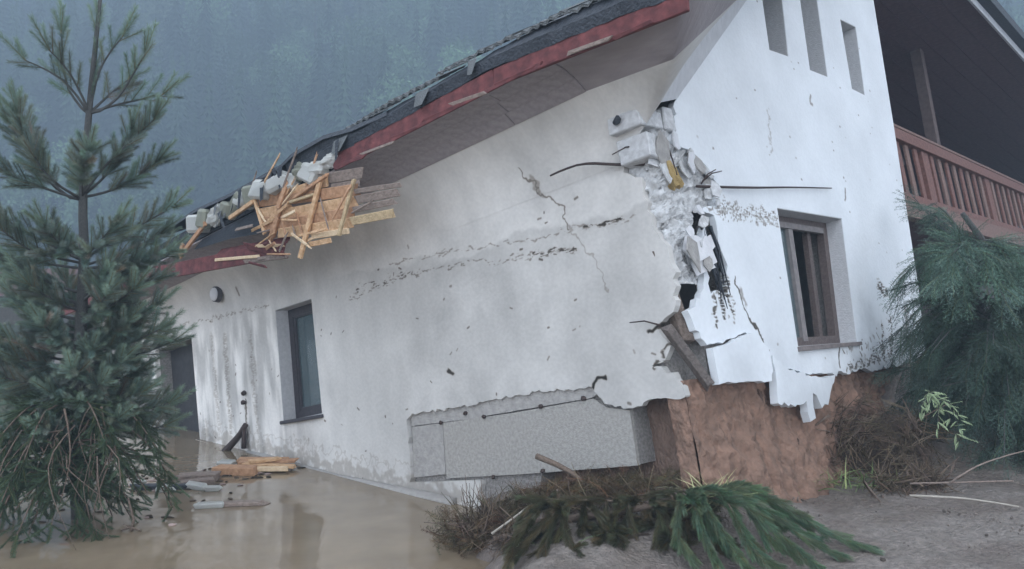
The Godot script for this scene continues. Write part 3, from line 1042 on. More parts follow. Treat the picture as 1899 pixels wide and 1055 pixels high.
	for i in 120:
		var q := []
		for k in 2:
			var z := -3.1 + 3.88 * (i + k) / 120.0
			var d := 0.02 * lens.get_noise_1d(z * 2.0) + 0.035 * maxf(0.0, lens.get_noise_1d(z * 0.9 + 30.0))
			var g := 0.15 * maxf(0.0, (z + 0.75) / 1.55)
			q.append(Vector3(-0.665 - 0.01 * lens.get_noise_1d(z * 5.0), 1.945 - d - g, z))
			q.append(Vector3(-0.680 - 0.02 * lens.get_noise_1d(z * 3.0 + 9.0), 2.02 - g, z))
			q.append(Vector3(-0.62, 2.085 + 0.02 * lens.get_noise_1d(z * 1.4) - g * 0.6, z))
		quad(fe, q[0], q[3], q[4], q[1])
		quad(fe, q[1], q[4], q[5], q[2])
	part("roofing_felt", done(fe), felt, o)
	for fl in [[V(-2.5, 1.97), 0.20], [V(-1.45, 1.98), 0.16], [V(-0.9, 2.0), 0.09]]:
		var g := st_new()
		var c := Vector3(-0.69, fl[0].y, fl[0].x)
		var s: float = fl[1]
		tri(g, c + Vector3(0, 0.07, -s * 0.4), c + Vector3(0.0, 0.06, s * 0.6), c + Vector3(-0.03, -0.05, s * 0.1))
		tri(g, c + Vector3(0, 0.07, -s * 0.4), c + Vector3(-0.03, -0.05, s * 0.1), c + Vector3(-0.01, -0.03, -s * 0.6))
		part("felt_flap", done(g), tile, o)
	# roof slab
	var R := func(x: float) -> float: return 1.86 + 0.5 * (x + 0.62) + 0.16 * maxf(0.0, x - 1.5)
	var rs := st_new()
	var ends := [-8.9, 0.72]
	var sec := [Vector2(-0.62, R.call(-0.62) + 0.0), Vector2(1.5, R.call(1.5)), Vector2(5.2, R.call(5.2)), Vector2(5.2, R.call(5.2) + 0.2), Vector2(1.5, R.call(1.5) + 0.18), Vector2(-0.62, R.call(-0.62) + 0.16)]
	for k in 6:
		var a: Vector2 = sec[k]
		var b: Vector2 = sec[(k + 1) % 6]
		quad(rs, Vector3(a.x, a.y, ends[0]), Vector3(b.x, b.y, ends[0]), Vector3(b.x, b.y, ends[1]), Vector3(a.x, a.y, ends[1]))
	for z in ends:
		for k in [0, 1]:
			quad(rs, Vector3(sec[k].x, sec[k].y, z), Vector3(sec[k + 1].x, sec[k + 1].y, z), Vector3(sec[4 - k].x, sec[4 - k].y, z), Vector3(sec[5 - k].x, sec[5 - k].y, z))
	var roof := part("roof", done(rs), felt, o)
	# tiles along the eave, the row that shows
	var tile_meshes := []
	for k in 4:
		rng.seed = 70 + k
		var tm := st_new(true)
		for i in 12:
			var q := []
			for e in 2:
				var f := (i + e) / 12.0
				var hgt := 0.013 * sin(f * TAU * 3.0) + 0.008 + rr(-0.003, 0.003)
				for d in [-0.02, 0.32]:
					q.append(Vector3(d * 0.9, hgt + d * 0.47, (f - 0.5) * 0.26))
			quad(tm, q[0], q[2], q[3], q[1])
			for u in [[0, 2]]:
				quad(tm, q[u[0]], q[u[1]], q[u[1]] - Vector3(0, 0.018, 0), q[u[0]] - Vector3(0, 0.018, 0))
		tile_meshes.append(done(tm))
	for i in 34:
		var z := 0.6 - i * 0.252
		if z > -3.1:
			part("roof_tile", tile_meshes[i % 4], tile, roof, Transform3D(Basis(Vector3.RIGHT, rr(-0.03, 0.03)), Vector3(-0.645 + rr(-0.012, 0.012), 2.108 + rr(-0.006, 0.010) - 0.12 * maxf(0.0, (z + 0.75) / 1.55), z)))
	# broken-off upper edge over the torn stretch: felt lifted, insulation hanging out
	var lift := st_new()
	var up := [Vector3(-0.66, 2.12, -6.4), Vector3(-0.68, 2.15, -5.0), Vector3(-0.68, 2.11, -4.36), Vector3(-0.68, 2.105, -3.4), Vector3(-0.69, 2.14, -3.2), Vector3(-0.69, 2.14, -2.71), Vector3(-0.68, 2.08, -2.34), Vector3(-0.66, 2.06, -1.9)]
	for i in up.size() - 1:
		var a: Vector3 = up[i]
		var b: Vector3 = up[i + 1]
		quad(lift, a, b, b + Vector3(0.9, 0.36, 0), a + Vector3(0.9, 0.36, 0))
		quad(lift, a, b, b + Vector3(-0.02, -0.045, 0.02), a + Vector3(-0.02, -0.045, 0.02))
	part("lifted_felt", done(lift), felt, o)
	var hang := st_new()
	var hz := [[-3.33, 2.10, 1.98], [-3.2, 2.13, 1.97], [-3.1, 2.13, 2.03], [-2.95, 2.13, 1.99], [-2.8, 2.13, 2.04], [-2.65, 2.12, 1.95], [-2.35, 2.06, 1.93]]
	for i in hz.size() - 1:
		var a: Array = hz[i]
		var b: Array = hz[i + 1]
		quad(hang, Vector3(-0.685, a[1], a[0]), Vector3(-0.685, b[1], b[0]), Vector3(-0.66, b[2], b[0]), Vector3(-0.66, a[2], a[0]))
	part("hanging_felt", done(hang), felt, o)
	var sheet := st_new()
	var sp := [Vector3(-0.67, 1.75, -5.15), Vector3(-0.64, 1.83, -5.0), Vector3(-0.62, 1.85, -3.87), Vector3(-0.68, 1.57, -3.78), Vector3(-0.70, 1.66, -4.34)]
	var mid := Vector3(-0.69, 1.76, -4.4)
	for i in 5:
		tri(sheet, mid, sp[i], sp[(i + 1) % 5])
	part("torn_felt_sheet", done(sheet), mat("grey_felt", lin(0.018, 0.022, 0.03), lin(0.04, 0.048, 0.06), 0.85, 0.02, 2.0, 0.8), o)
	var pads := [[-2.72, 1.93, 0.16], [-2.84, 1.90, 0.15], [-2.98, 1.90, 0.18], [-3.14, 1.95, 0.17], [-3.30, 1.92, 0.14], [-3.44, 1.95, 0.15], [-3.58, 1.95, 0.17], [-3.74, 1.98, 0.18], [-3.90, 1.98, 0.18], [-4.06, 1.97, 0.2], [-4.24, 1.99, 0.17], [-4.42, 1.98, 0.19], [-4.62, 1.98, 0.18], [-4.82, 2.0, 0.18], [-5.0, 2.0, 0.2]]
	for i in pads.size():
		var a: Array = pads[i]
		part("insulation_pad", box(Vector3(0.12, a[2] * rr(0.75, 1.1), a[2] * rr(1.0, 1.7)), 0.03, 0.03) if i % 3 else chunk(Vector3(0.16, a[2] * 1.0, a[2] * 1.8), 500 + i, 16, 0.12, 11), old_pad if i in [8, 10, 11, 13, 3] else pad, o, Transform3D(Basis(Vector3(1, 0, 0), rr(-0.35, 0.55)) * Basis(Vector3.UP, rr(-0.25, 0.25)), Vector3(-0.66 + rr(-0.02, 0.02), a[1] - 0.01, a[0])))
	# boards of the eave lining, torn loose and hanging with their battens
	var boards := [
		[-3.82, 1.885, -3.33, 1.79, 0.115, 1], [-3.24, 1.80, -2.78, 1.755, 0.085, 0], [-3.33, 1.76, -2.38, 1.565, 0.095, 1], [-3.82, 1.765, -3.35, 1.69, 0.09, 0], [-3.80, 1.715, -2.42, 1.475, 0.10, 0], [-3.78, 1.62, -2.46, 1.395, 0.092, 1],
		[-3.55, 1.505, -2.50, 1.32, 0.085, 0], [-3.04, 1.345, -2.58, 1.27, 0.05, 2], [-3.08, 1.285, -2.83, 1.255, 0.045, 0],
		[-2.37, 1.545, -1.86, 1.445, 0.04, 3], [-2.40, 1.48, -1.89, 1.395, 0.065, 3], [-2.43, 1.405, -1.93, 1.335, 0.05, 3], [-2.49, 1.325, -1.97, 1.25, 0.07, 4], [-2.69, 1.76, -2.29, 1.68, 0.09, 3], [-2.72, 1.68, -2.36, 1.61, 0.06, 3],
	]
	var bm := [fresh, tan_wood, pale_wood, grey_wood, mat("yellow_wood", lin(0.40, 0.29, 0.17), lin(0.60, 0.46, 0.28), 0.8, 0.02, 2.0, 0.4)]
	for i in boards.size():
		var a: Array = boards[i]
		var dx := -0.68 + rr(-0.006, 0.006)
		board("lining_board", Vector3(dx, a[1], a[0]), Vector3(dx + 0.02, a[3], a[2]), a[4], 0.02, bm[a[5]], o, Vector3(-1, -0.25, 0), 0.03)
	var battens := [[-2.78, 1.78, -3.21, 1.20, 0.045, 0], [-3.27, 1.90, -3.42, 1.70, 0.045, 1], [-3.42, 1.72, -3.68, 1.48, 0.045, 1], [-3.47, 1.62, -3.62, 1.49, 0.022, 1], [-2.34, 1.63, -2.59, 1.23, 0.03, 4], [-3.2, 1.73, -2.66, 1.77, 0.03, 1], [-3.31, 1.715, -2.9, 1.675, 0.025, 4], [-4.31, 1.85, -3.84, 1.88, 0.04, 0], [-5.27, 1.76, -4.74, 1.92, 0.045, 1], [-5.35, 1.72, -5.25, 1.84, 0.05, 1], [-3.84, 1.93, -3.74, 1.55, 0.03, 0]]
	for a in battens:
		var bx := -0.715
		board("batten", Vector3(bx, a[1], a[0]), Vector3(bx + rr(-0.03, 0.03), a[3], a[2]), a[4], 0.03, bm[a[5]], o, Vector3(-1, 0, 0.2), 0.012)
	for i in 16:
		var p := Vector3(rr(-0.73, -0.69), rr(1.30, 1.72), rr(-4.4, -3.1))
		board("splinter", p, p + Vector3(rr(-0.06, 0.06), rr(-0.12, 0.1), rr(0.12, 0.4)), rr(0.012, 0.03), 0.012, [fresh, tan_wood, pale_wood, red, grey_wood][i % 5], o, Vector3(-1, rr(-0.6, 0.6), 0), 0.03)

	for i in 14:
		rng.seed = 860 + i
		var z := rr(-5.0, -2.45)
		var y := 1.98 + 0.05 * (-z - 3.0) * 0.3
		var g := st_new()
		var c := Vector3(-0.70 - rr(0.0, 0.05), y + rr(-0.06, 0.12), z)
		var l := rr(0.08, 0.24)
		var w2 := rr(0.03, 0.09)
		var dr2 := Vector3(rr(-0.05, 0.02), -l, rr(-0.12, 0.12))
		tri(g, c, c + Vector3(0.01, 0.02, w2), c + dr2)
		tri(g, c + Vector3(0.01, 0.02, w2), c + dr2 + Vector3(0.01, 0.02, w2 * 0.5), c + dr2)
		part("felt_strip", done(g), [felt, mats["grey_felt"], tile][i % 3], o)
	for i in 18:
		rng.seed = 890 + i
		var p := Vector3(rr(-0.76, -0.70), rr(1.32, 2.0), 0)
		p.z = -2.4 - (p.y - 1.2) * 1.6 + rr(-0.9, 0.5)
		var an := rr(-1.4, 1.0)
		board("splinter", p, p + Vector3(rr(-0.05, 0.05), sin(an), cos(an)) * rr(0.12, 0.38), rr(0.008, 0.028), 0.012, [grey_wood, tan_wood, pale_wood, fresh, grey_wood][i % 5], o, Vector3(-1, rr(-0.6, 0.6), 0), 0.04)
	# --- gable front
	var fwin := [V(1.585, -0.207), V(2.77, -0.207), V(3.02, 0.95), V(1.711, 0.938)]
	var slot0 := [V(2.197, 2.43), V(2.579, 2.455), V(2.86, 3.7), V(2.37, 3.7)]
	var slot1 := [V(3.021, 2.417), V(3.435, 2.432), V(3.66, 3.6), V(3.22, 3.6)]
	var slot2 := [V(4.038, 2.425), V(4.385, 2.419), V(4.582, 3.259), V(4.149, 3.241)]
	var hole := jag([V(0.49, 0.81), V(0.50, 0.6), V(0.43, 0.42), V(0.40, 0.22), V(0.50, 0.25), V(0.61, 0.17), V(0.71, 0.42), V(0.66, 0.60), V(0.65, 0.78), V(0.49, 0.81)], 0.018, 0.05, 15)
	hole.pop_back()
	var fo := [V(4.45, -0.4), V(4.71, 0.34), V(5.08, 2.08), V(5.41, 3.815), V(5.52, 4.9), V(3.6, 5.1)]
	fo.append_array([V(1.943, 2.842), V(0.388, 1.608)])
	fo.append_array(jag([V(0.388, 1.608), V(0.37, 1.52), V(0.25, 1.30), V(0.36, 1.26), V(0.56, 1.24), V(0.72, 1.15), V(0.78, 1.04), V(0.66, 0.96), V(0.70, 0.86), V(0.52, 0.84), V(0.46, 0.66), V(0.38, 0.4), V(0.28, 0.2), V(0.08, 0.08), V(0.09, 0.0), V(0.20, -0.12)], 0.017, 0.04, 12))
	fo.append_array(jag([V(0.23, -0.15), V(0.45, -0.135), V(0.80, -0.075), V(0.88, -0.12), V(1.0, -0.20), V(1.06, -0.24), V(1.3, -0.36), V(1.67, -0.43), V(2.12, -0.44)], 0.008, 0.04, 13))
	fo.append_array(jag([V(2.13, -0.45), V(2.3, -0.44), V(2.75, -0.46), V(3.41, -0.45), V(4.45, -0.4)], 0.028, 0.045, 14))
	fo.pop_back()
	part("front_wall", plate(fo, [fwin, slot0, slot1, slot2, hole], 0.05, FRONT, front_area), fplaster, o, Transform3D(), "bright white gable wall with broken lower left corner")
	var fcore := [V(4.4, -0.38), V(4.66, 0.34), V(5.03, 2.08), V(5.36, 3.8), V(5.48, 4.9), V(3.6, 5.08), V(1.9, 2.78), V(0.42, 1.60), V(0.40, 1.4), V(0.75, 1.0), V(0.80, 0.5), V(0.72, 0.12), V(0.3, 0.0), V(0.25, -0.38)]
	part("wall_core", plate(fcore, [fwin, slot0, slot1, slot2], 0.27, Transform3D(FRONT.basis, Vector3(0, 0, -0.053))), core, o)
	# revealed window jambs and slot backs
	var jamb := mat("reveal_plaster", lin(0.48, 0.48, 0.49), lin(0.60, 0.60, 0.61), 0.9, 0.02, 2.0, 0.4)
	part("window_reveal", liner_mesh(fwin, 0.006, 0.24, Transform3D(FRONT.basis, Vector3(0, 0, -0.004))), jamb, o)
	part("window_reveal", liner_mesh(win, 0.005, 0.16, Transform3D(SIDE.basis, Vector3(0.004, 0, 0))), jamb, o)
	for s in [slot0, slot1, slot2]:
		part("window_reveal", liner_mesh(s, 0.006, 0.28, Transform3D(FRONT.basis, Vector3(0, 0, -0.004))), jamb, o)
		var sl := part("slot_window", plate(s, [], 0.02, Transform3D(FRONT.basis, Vector3(0, 0, -0.29))), dark_frame, o, Transform3D(), "narrow deep-set slot window high in the gable")
		part("pane", plate(inset(s, 0.04), [], 0.005, Transform3D(FRONT.basis, Vector3(0, 0, -0.284))), glass, sl)
	# gable window: brown frame, two lights, the far sash open
	var fw := part("window", frame_mesh(fwin, 0.09, 0.07, Transform3D(FRONT.basis, Vector3(0, 0, -0.15))), window_wood, o, Transform3D(), "brown wooden gable window with a sash missing")
	part("sill", plate([V(1.57, -0.245), V(2.80, -0.235), V(2.80, -0.205), V(1.57, -0.207)], [], 0.24, Transform3D(FRONT.basis, Vector3(0, 0, 0.03))), mat("window_sill", lin(0.14, 0.12, 0.115), lin(0.26, 0.22, 0.21), 0.6), fw)
	part("mullion", plate([V(2.02, -0.15), V(2.10, -0.15), V(2.24, 0.86), V(2.16, 0.86)], [], 0.05, Transform3D(FRONT.basis, Vector3(0, 0, -0.14))), mat("pale_frame", lin(0.17, 0.15, 0.15), lin(0.30, 0.27, 0.26), 0.6), fw)
	part("sash", plate([V(2.48, -0.13), V(2.55, -0.13), V(2.73, 0.85), V(2.66, 0.85)], [], 0.05, Transform3D(FRONT.basis, Vector3(0, 0, -0.2))), window_wood, fw)
	part("pane", plate([V(1.7, -0.12), V(2.03, -0.12), V(2.17, 0.85), V(1.80, 0.85)], [], 0.006, Transform3D(FRONT.basis, Vector3(0, 0, -0.17))), glass, fw)
	part("head_rail", plate([V(1.78, 0.83), V(2.86, 0.83), V(2.88, 0.88), V(1.79, 0.88)], [], 0.04, Transform3D(FRONT.basis, Vector3(0, 0, -0.13))), mats["pale_frame"], fw)
	# raised band that follows the gable slope
	var band := st_new()
	for k in 10:
		var q := []
		for e in 2:
			var f := (k + e) / 10.0
			var rx := lerpf(0.388, 3.3, f)
			var ry := 1.608 + 0.794 * (rx - 0.388)
			var lx := lerpf(-0.05, 2.86, f)
			var ly := 1.47 + 0.893 * (lx + 0.05)
			q.append(Vector3(rx, ry, 0.004))
			q.append(Vector3(rx - 0.012, ry + 0.01, 0.03))
			q.append(Vector3(lx, ly, 0.15))
		quad(band, q[0], q[3], q[4], q[1])
		quad(band, q[1], q[4], q[5], q[2])
	part("gable_band", done(band), mat("band_plaster", Color(0.74, 0.74, 0.75), Color(0.82, 0.82, 0.83), 0.9, 0.02, 1.0, 0.2), o)
	# slabs of plaster broken off and slipping
	var slab1 := jag([V(0.24, -0.17), V(0.46, -0.145), V(0.80, -0.083), V(0.885, -0.127), V(1.005, -0.22), V(1.005, -0.36), V(0.945, -0.445), V(0.5, -0.42), V(0.24, -0.41), V(0.24, -0.17)], 0.008, 0.05, 21)
	slab1.pop_back()
	part("plaster_slab", plate(slab1, [], 0.055, Transform3D(FRONT.basis, Vector3(0, 0, 0.022)), front_area), fplaster, o, Transform3D(Basis(Vector3.UP, -0.02), Vector3(0.0, -0.002, 0.006)))
	var slab2 := jag([V(1.06, -0.26), V(1.3, -0.38), V(1.67, -0.45), V(2.11, -0.465), V(1.98, -0.60), V(1.88, -0.70), V(1.74, -0.69), V(1.70, -0.60), V(1.62, -0.585), V(1.58, -0.76), V(1.48, -0.77), V(1.46, -0.62), V(1.3, -0.66), V(1.1, -0.62), V(0.98, -0.59), V(1.02, -0.45), V(1.06, -0.26)], 0.020, 0.05, 22)
	slab2.pop_back()
	part("plaster_slab", plate(slab2, [], 0.06, Transform3D(FRONT.basis, Vector3(0, 0, 0.03)), front_area), fplaster, o, Transform3D(Basis(Vector3.UP, 0.02), Vector3(0.0, 0.0, 0.03)))

	# --- torn corner: blocks, rubble, foam, steel
	var cb := [
		[Vector3(0.16, 1.32, -0.10), Vector3(0.30, 0.12, 0.22), 0.05], [Vector3(0.28, 1.36, -0.08), Vector3(0.16, 0.16, 0.18), -0.12], [Vector3(0.04, 1.32, -0.14), Vector3(0.2, 0.06, 0.16), 0.2],
		[Vector3(0.12, 1.13, -0.09), Vector3(0.30, 0.14, 0.24), 0.3], [Vector3(0.02, 1.13, -0.16), Vector3(0.28, 0.14, 0.2), 0.1],
		[Vector3(0.42, 1.10, -0.05), Vector3(0.36, 0.24, 0.12), 0.2], [Vector3(0.62, 1.05, -0.04), Vector3(0.22, 0.18, 0.12), -0.2], [Vector3(0.32, 0.90, -0.08), Vector3(0.30, 0.2, 0.18), 0.4],
		[Vector3(0.14, 0.88, -0.12), Vector3(0.2, 0.26, 0.2), 0.1], [Vector3(0.50, 0.92, -0.03), Vector3(0.24, 0.16, 0.14), 0.3], [Vector3(0.10, 0.66, -0.12), Vector3(0.16, 0.24, 0.18), -0.2],
		[Vector3(0.30, 0.70, -0.04), Vector3(0.26, 0.24, 0.14), 0.2], [Vector3(0.26, 0.52, -0.07), Vector3(0.22, 0.26, 0.14), 0.0], [Vector3(0.14, 0.46, -0.16), Vector3(0.14, 0.18, 0.14), 0.4],
		[Vector3(0.66, 0.88, 0.0), Vector3(0.22, 0.10, 0.1), 0.5], [Vector3(0.30, 1.20, -0.12), Vector3(0.2, 0.12, 0.16), 0.5], [Vector3(0.04, 0.12, -0.16), Vector3(0.12, 0.16, 0.14), 0.3], [Vector3(-0.02, -0.26, -0.12), Vector3(0.12, 0.12, 0.14), 0.3],
	]
	for i in cb.size():
		var a: Array = cb[i]
		if i in [0, 2, 4, 8, 10, 13, 16, 17, 6, 14]:
			continue
		part("masonry_lump", chunk(a[1] * Vector3(0.8, 0.72, 0.7), 600 + i, 15, 0.09, 12), concrete2 if i in [2, 13, 16] else rubble, o, Transform3D(Basis(Vector3(0.3, 0.2, 1).normalized(), a[2]), a[0] + Vector3(0, 0, -0.03)))
	var block := mat("block_plaster", lin(0.46, 0.46, 0.465), lin(0.70, 0.705, 0.715), 0.95, 0.015, 2.0, 0.25)
	part("torn_masonry", torn_mesh(), rubble, o, Transform3D(), "torn white masonry face of the broken corner")
	for cbk in [[Vector3(0.03, 1.43, -0.13), Vector3(0.30, 0.12, 0.26), 0.06, 0.05], [Vector3(0.27, 1.46, -0.07), Vector3(0.12, 0.17, 0.16), -0.05, -0.1], [Vector3(0.06, 1.225, -0.12), Vector3(0.27, 0.17, 0.25), -0.04, 0.1], [Vector3(0.04, 1.505, -0.13), Vector3(0.22, 0.035, 0.22), 0.15, 0.1]]:
		part("corner_block", box(cbk[1], 0.008, 0.014), block, o, Transform3D(Basis(Vector3.BACK, cbk[2]) * Basis(Vector3.UP, cbk[3]), cbk[0]))
	part("yellow_foam", chunk(Vector3(0.17, 0.24, 0.16), 650, 9, 0.15, 11), foam, o, Transform3D(Basis(Vector3.BACK, 0.3), Vector3(0.20, 1.05, -0.02)), "patch of yellow foam in the torn corner")
	for i in 30:
		rng.seed = 700 + i
		var p := Vector3(rr(0.06, 0.72), rr(0.35, 1.30), rr(-0.03, 0.05))
		if p.x > 0.45 and p.y < 0.8:
			p.x -= 0.3
		var poly := []
		var rad := rr(0.03, 0.13)
		for k in 6:
			var an := TAU * k / 6.0
			poly.append(V(cos(an), sin(an)) * rad * rr(0.5, 1.2))
		part("plaster_shard", plate(poly, [], rr(0.006, 0.016), Transform3D()), [plain, block, rubble, concrete2, plain][i % 5], o, Transform3D(Basis.from_euler(Vector3(rr(-0.22, 0.22), rr(-0.45, 0.25), rr(0, 6))), p))
	part("block_hole", chunk(Vector3(0.04, 0.07, 0.07), 31, 4, 0.02, 8), felt, o, Transform3D(Basis(), Vector3(-0.155, 1.435, -0.15)))
	part("steel_rod", tube(curve([Vector3(0.12, 1.12, -0.02), Vector3(-0.06, 1.18, -0.3), Vector3(-0.10, 1.26, -0.55), Vector3(-0.12, 1.255, -0.82)], 12), 0.014, 0.007, 6), metal, o, Transform3D(), "bent dark rod sticking out along the side wall")
	part("steel_rod", tube(curve([Vector3(0.45, 0.98, 0.02), Vector3(1.2, 1.04, 0.05), Vector3(2.0, 1.13, 0.04), Vector3(2.85, 1.215, 0.03)], 12), 0.012, 0.006, 6), metal, o, Transform3D(), "thin straight rod sticking out across the gable wall")
	for k in [[Vector3(0.50, 1.0, 0.03), Vector3(0.62, 1.1, 0.1)], [Vector3(0.55, 1.03, 0.02), Vector3(0.78, 1.12, 0.06)], [Vector3(0.2, 1.22, 0.0), Vector3(0.16, 1.02, 0.05)], [Vector3(0.0, 1.26, -0.1), Vector3(-0.2, 1.2, -0.2)], [Vector3(-0.04, 0.02, -0.16), Vector3(-0.07, 0.08, -0.38)]]:
		part("wire", tube([k[0], (k[0] + k[1]) * 0.5 + Vector3(0, 0.02, 0), k[1]], 0.007, 0.004, 5), metal, o)
	board("corner_post", Vector3(-0.07, 0.0, -0.10), Vector3(0.22, -0.42, -0.03), 0.06, 0.06, mat("weathered_post", lin(0.09, 0.075, 0.068), lin(0.19, 0.16, 0.145), 0.9, 0.02, 2.0, 0.8), o, Vector3(-0.5, 0, 1), 0.03)
	board("corner_post", Vector3(0.05, 0.55, -0.16), Vector3(0.14, -0.12, -0.1), 0.09, 0.09, wood, o, Vector3(-0.5, 0, 1), 0.03)
	var sk := st_new(true)
	for i in 14:
		rng.seed = 760 + i
		var p := Vector3(rr(0.46, 0.64), rr(0.5, 0.78), -0.02)
		add_tube(sk, [p, p + Vector3(rr(-0.03, 0.03), -rr(0.15, 0.3), rr(0.0, 0.05)), p + Vector3(rr(-0.06, 0.05), -rr(0.3, 0.55), rr(0.01, 0.06))], rr(0.006, 0.016), 0.003, 5)
	part("torn_lining", done(sk), felt, o, Transform3D(), "black torn lining hanging from the hole in the gable wall")

	# --- clay footing laid bare
	var clay := mat("clay", lin(0.135, 0.088, 0.066), lin(0.35, 0.21, 0.15), 0.95, 0.016, 0.8, 2.6, Vector3(1.15, 0.75, 1.15))
	var dull := mat("dull_clay", lin(0.16, 0.105, 0.08), lin(0.24, 0.165, 0.13), 0.92, 0.026, 1.0, 2.0, Vector3(1.3, 0.6, 1.3))
	part("clay_footing", clay_mesh(Vector3(0.02, -0.36, -0.10), Vector3(4.6, 0, 0), 1.45, Vector3(0, 0, 1), 3), clay, o, Transform3D(), "bare orange-brown clay footing under the gable wall")
	part("clay_footing", clay_mesh(Vector3(0.24, -0.36, -0.12), Vector3(0, 0, -2.0), 1.3, Vector3(-0.35, 0, 0), 4), dull, o, Transform3D(), "shaded brown clay in the recess below the side wall")
	part("clay_footing", clay_mesh(Vector3(0.022, -0.36, -0.105), Vector3(0, 0, -0.14), 1.3, Vector3(-0.3, 0, 0), 6), clay, o)
	part("clay_footing", clay_mesh(Vector3(0.022, -0.36, -0.245), Vector3(0.26, 0, 0), 1.3, Vector3(0, 0, -0.1), 7), clay, o)
	for b in [[0.97, -0.56, 0.12], [1.6, -0.62, 0.14], [1.42, -0.92, 0.08], [1.85, -0.82, 0.05], [2.2, -0.84, 0.06], [0.25, -0.4, 0.05]]:
		part("clay_pit", chunk(Vector3(b[2] * 0.8, b[2] * 1.1, 0.05), int(b[0] * 100), 5, 0.15, 8), mat("pit_soil", lin(0.05, 0.03, 0.022), lin(0.1, 0.06, 0.045)), o, Transform3D(Basis(), Vector3(b[0], b[1], -0.085)))

	# --- the rest of the shell
	part("back_wall", plate([V(0.1, -1.5), V(5.0, -1.5), V(5.0, 4.3), V(1.5, 2.85), V(0.1, 2.15)], [], 0.2, Transform3D(FRONT.basis, Vector3(0, 0, -8.66))), inside, o)
	part("far_side_wall", box(Vector3(0.2, 6.0, 8.5)), plain, o, Transform3D(Basis(), Vector3(5.0, 1.9, -4.6)))
	part("inner_floor", box(Vector3(4.6, 0.12, 8.4)), inside, o, Transform3D(Basis(), Vector3(2.7, -0.44, -4.55)))

	# --- right-hand roof, balcony
	var brown := mat("dark_boards", lin(0.085, 0.046, 0.06), lin(0.15, 0.085, 0.10), 0.75, 0.02, 1.0, 0.5)
	var bal := mat("balcony_wood", lin(0.135, 0.055, 0.042), lin(0.25, 0.115, 0.088), 0.65, 0.02, 1.5, 0.5)
	var bal2 := mat("balcony_beam", lin(0.155, 0.088, 0.07), lin(0.27, 0.165, 0.135), 0.7, 0.02, 1.5, 0.5)
	var pale_trim := mat("pale_trim", lin(0.42, 0.43, 0.46), lin(0.58, 0.59, 0.62), 0.6, 0.02, 1.0)
	var T := func(x: float) -> float: return 4.64 - 0.102 * (x - 8.85)
	for i in 14:
		var z := 0.26 - i * 0.30
		board("ceiling_board", Vector3(5.45, T.call(5.45) + 0.06, z - 0.15), Vector3(24.0, T.call(24.0) + 0.06, z - 0.15), 0.292, 0.03, brown, o, Vector3(0, -1, 0))
	board("right_roof", Vector3(5.2, T.call(5.2) + 0.22, -4.2), Vector3(24.2, T.call(24.2) + 0.22, -4.2), 9.3, 0.18, felt, o, Vector3(0, -1, 0))
	board("verge_board", Vector3(5.6, T.call(5.6) + 0.07, 0.29), Vector3(24.2, T.call(24.2) + 0.07, 0.29), 0.17, 0.035, pale_trim, o, Vector3(0, 0, 1))
	board("verge_board", Vector3(5.6, T.call(5.6) + 0.2, 0.345), Vector3(24.2, T.call(24.2) + 0.2, 0.345), 0.10, 0.07, mat("gutter", lin(0.25, 0.26, 0.29), lin(0.36, 0.37, 0.4), 0.5), o, Vector3(0, 0, 1))
	part("loggia_wall", box(Vector3(19.0, 4.6, 0.12)), brown, o, Transform3D(Basis(), Vector3(14.7, 2.7, -3.9)))
	var bl := Node3D.new()
	bl.name = "balcony"
	o.add_child(bl, true)
	bl.set_meta("label", "reddish brown wooden balcony with vertical balusters")
	var Y := func(x: float) -> float: return 2.56 - 0.0147 * (x - 7.1)
	board("handrail", Vector3(5.3, Y.call(5.3), -0.56), Vector3(20.0, Y.call(20.0), -0.56), 0.16, 0.10, bal, bl, Vector3(0, 0, 1))
	board("handrail", Vector3(5.3, Y.call(5.3) + 0.1, -0.6), Vector3(20.0, Y.call(20.0) + 0.1, -0.6), 0.04, 0.20, bal2, bl, Vector3(0, 0, 1))
	board("lower_rail", Vector3(5.3, Y.call(5.3) - 0.86, -0.58), Vector3(20.0, Y.call(20.0) - 0.86, -0.58), 0.10, 0.07, bal, bl, Vector3(0, 0, 1))
	board("floor_beam", Vector3(5.3, Y.call(5.3) - 1.06, -0.55), Vector3(20.0, Y.call(20.0) - 1.06, -0.55), 0.24, 0.12, bal2, bl, Vector3(0, 0, 1))
	board("floor_deck", Vector3(5.3, 1.55, -2.2), Vector3(20.0, 1.36, -2.2), 3.2, 0.08, brown, bl, Vector3(0, 1, 0))
	for i in 40:
		var x := 5.6 + i * 0.345
		if i % 9 == 7:
			board("baluster_post", Vector3(x, Y.call(x) - 0.06, -0.585), Vector3(x - 0.02, Y.call(x) - 0.84, -0.585), 0.26, 0.06, bal, bl, Vector3(0, 0, 1))
		else:
			board("baluster", Vector3(x, Y.call(x) - 0.06, -0.585), Vector3(x - 0.02, Y.call(x) - 0.84, -0.585), 0.13, 0.035, bal2 if i % 2 else bal, bl, Vector3(0, 0, 1))
	board("post", Vector3(9.45, 1.5, -0.85), Vector3(9.95, 4.6, -0.85), 0.16, 0.16, mat("dim_post", lin(0.09, 0.065, 0.062), lin(0.15, 0.11, 0.105)), bl, Vector3(0, 0, 1))
	part("leaning_board", plate([V(6.6, 2.3), V(7.72, 2.3), V(7.55, 2.96), V(6.8, 2.9)], [], 0.04, Transform3D(FRONT.basis, Vector3(0, 0, -0.75))), mat("leaning_board", lin(0.14, 0.115, 0.11), lin(0.22, 0.18, 0.175)), bl)


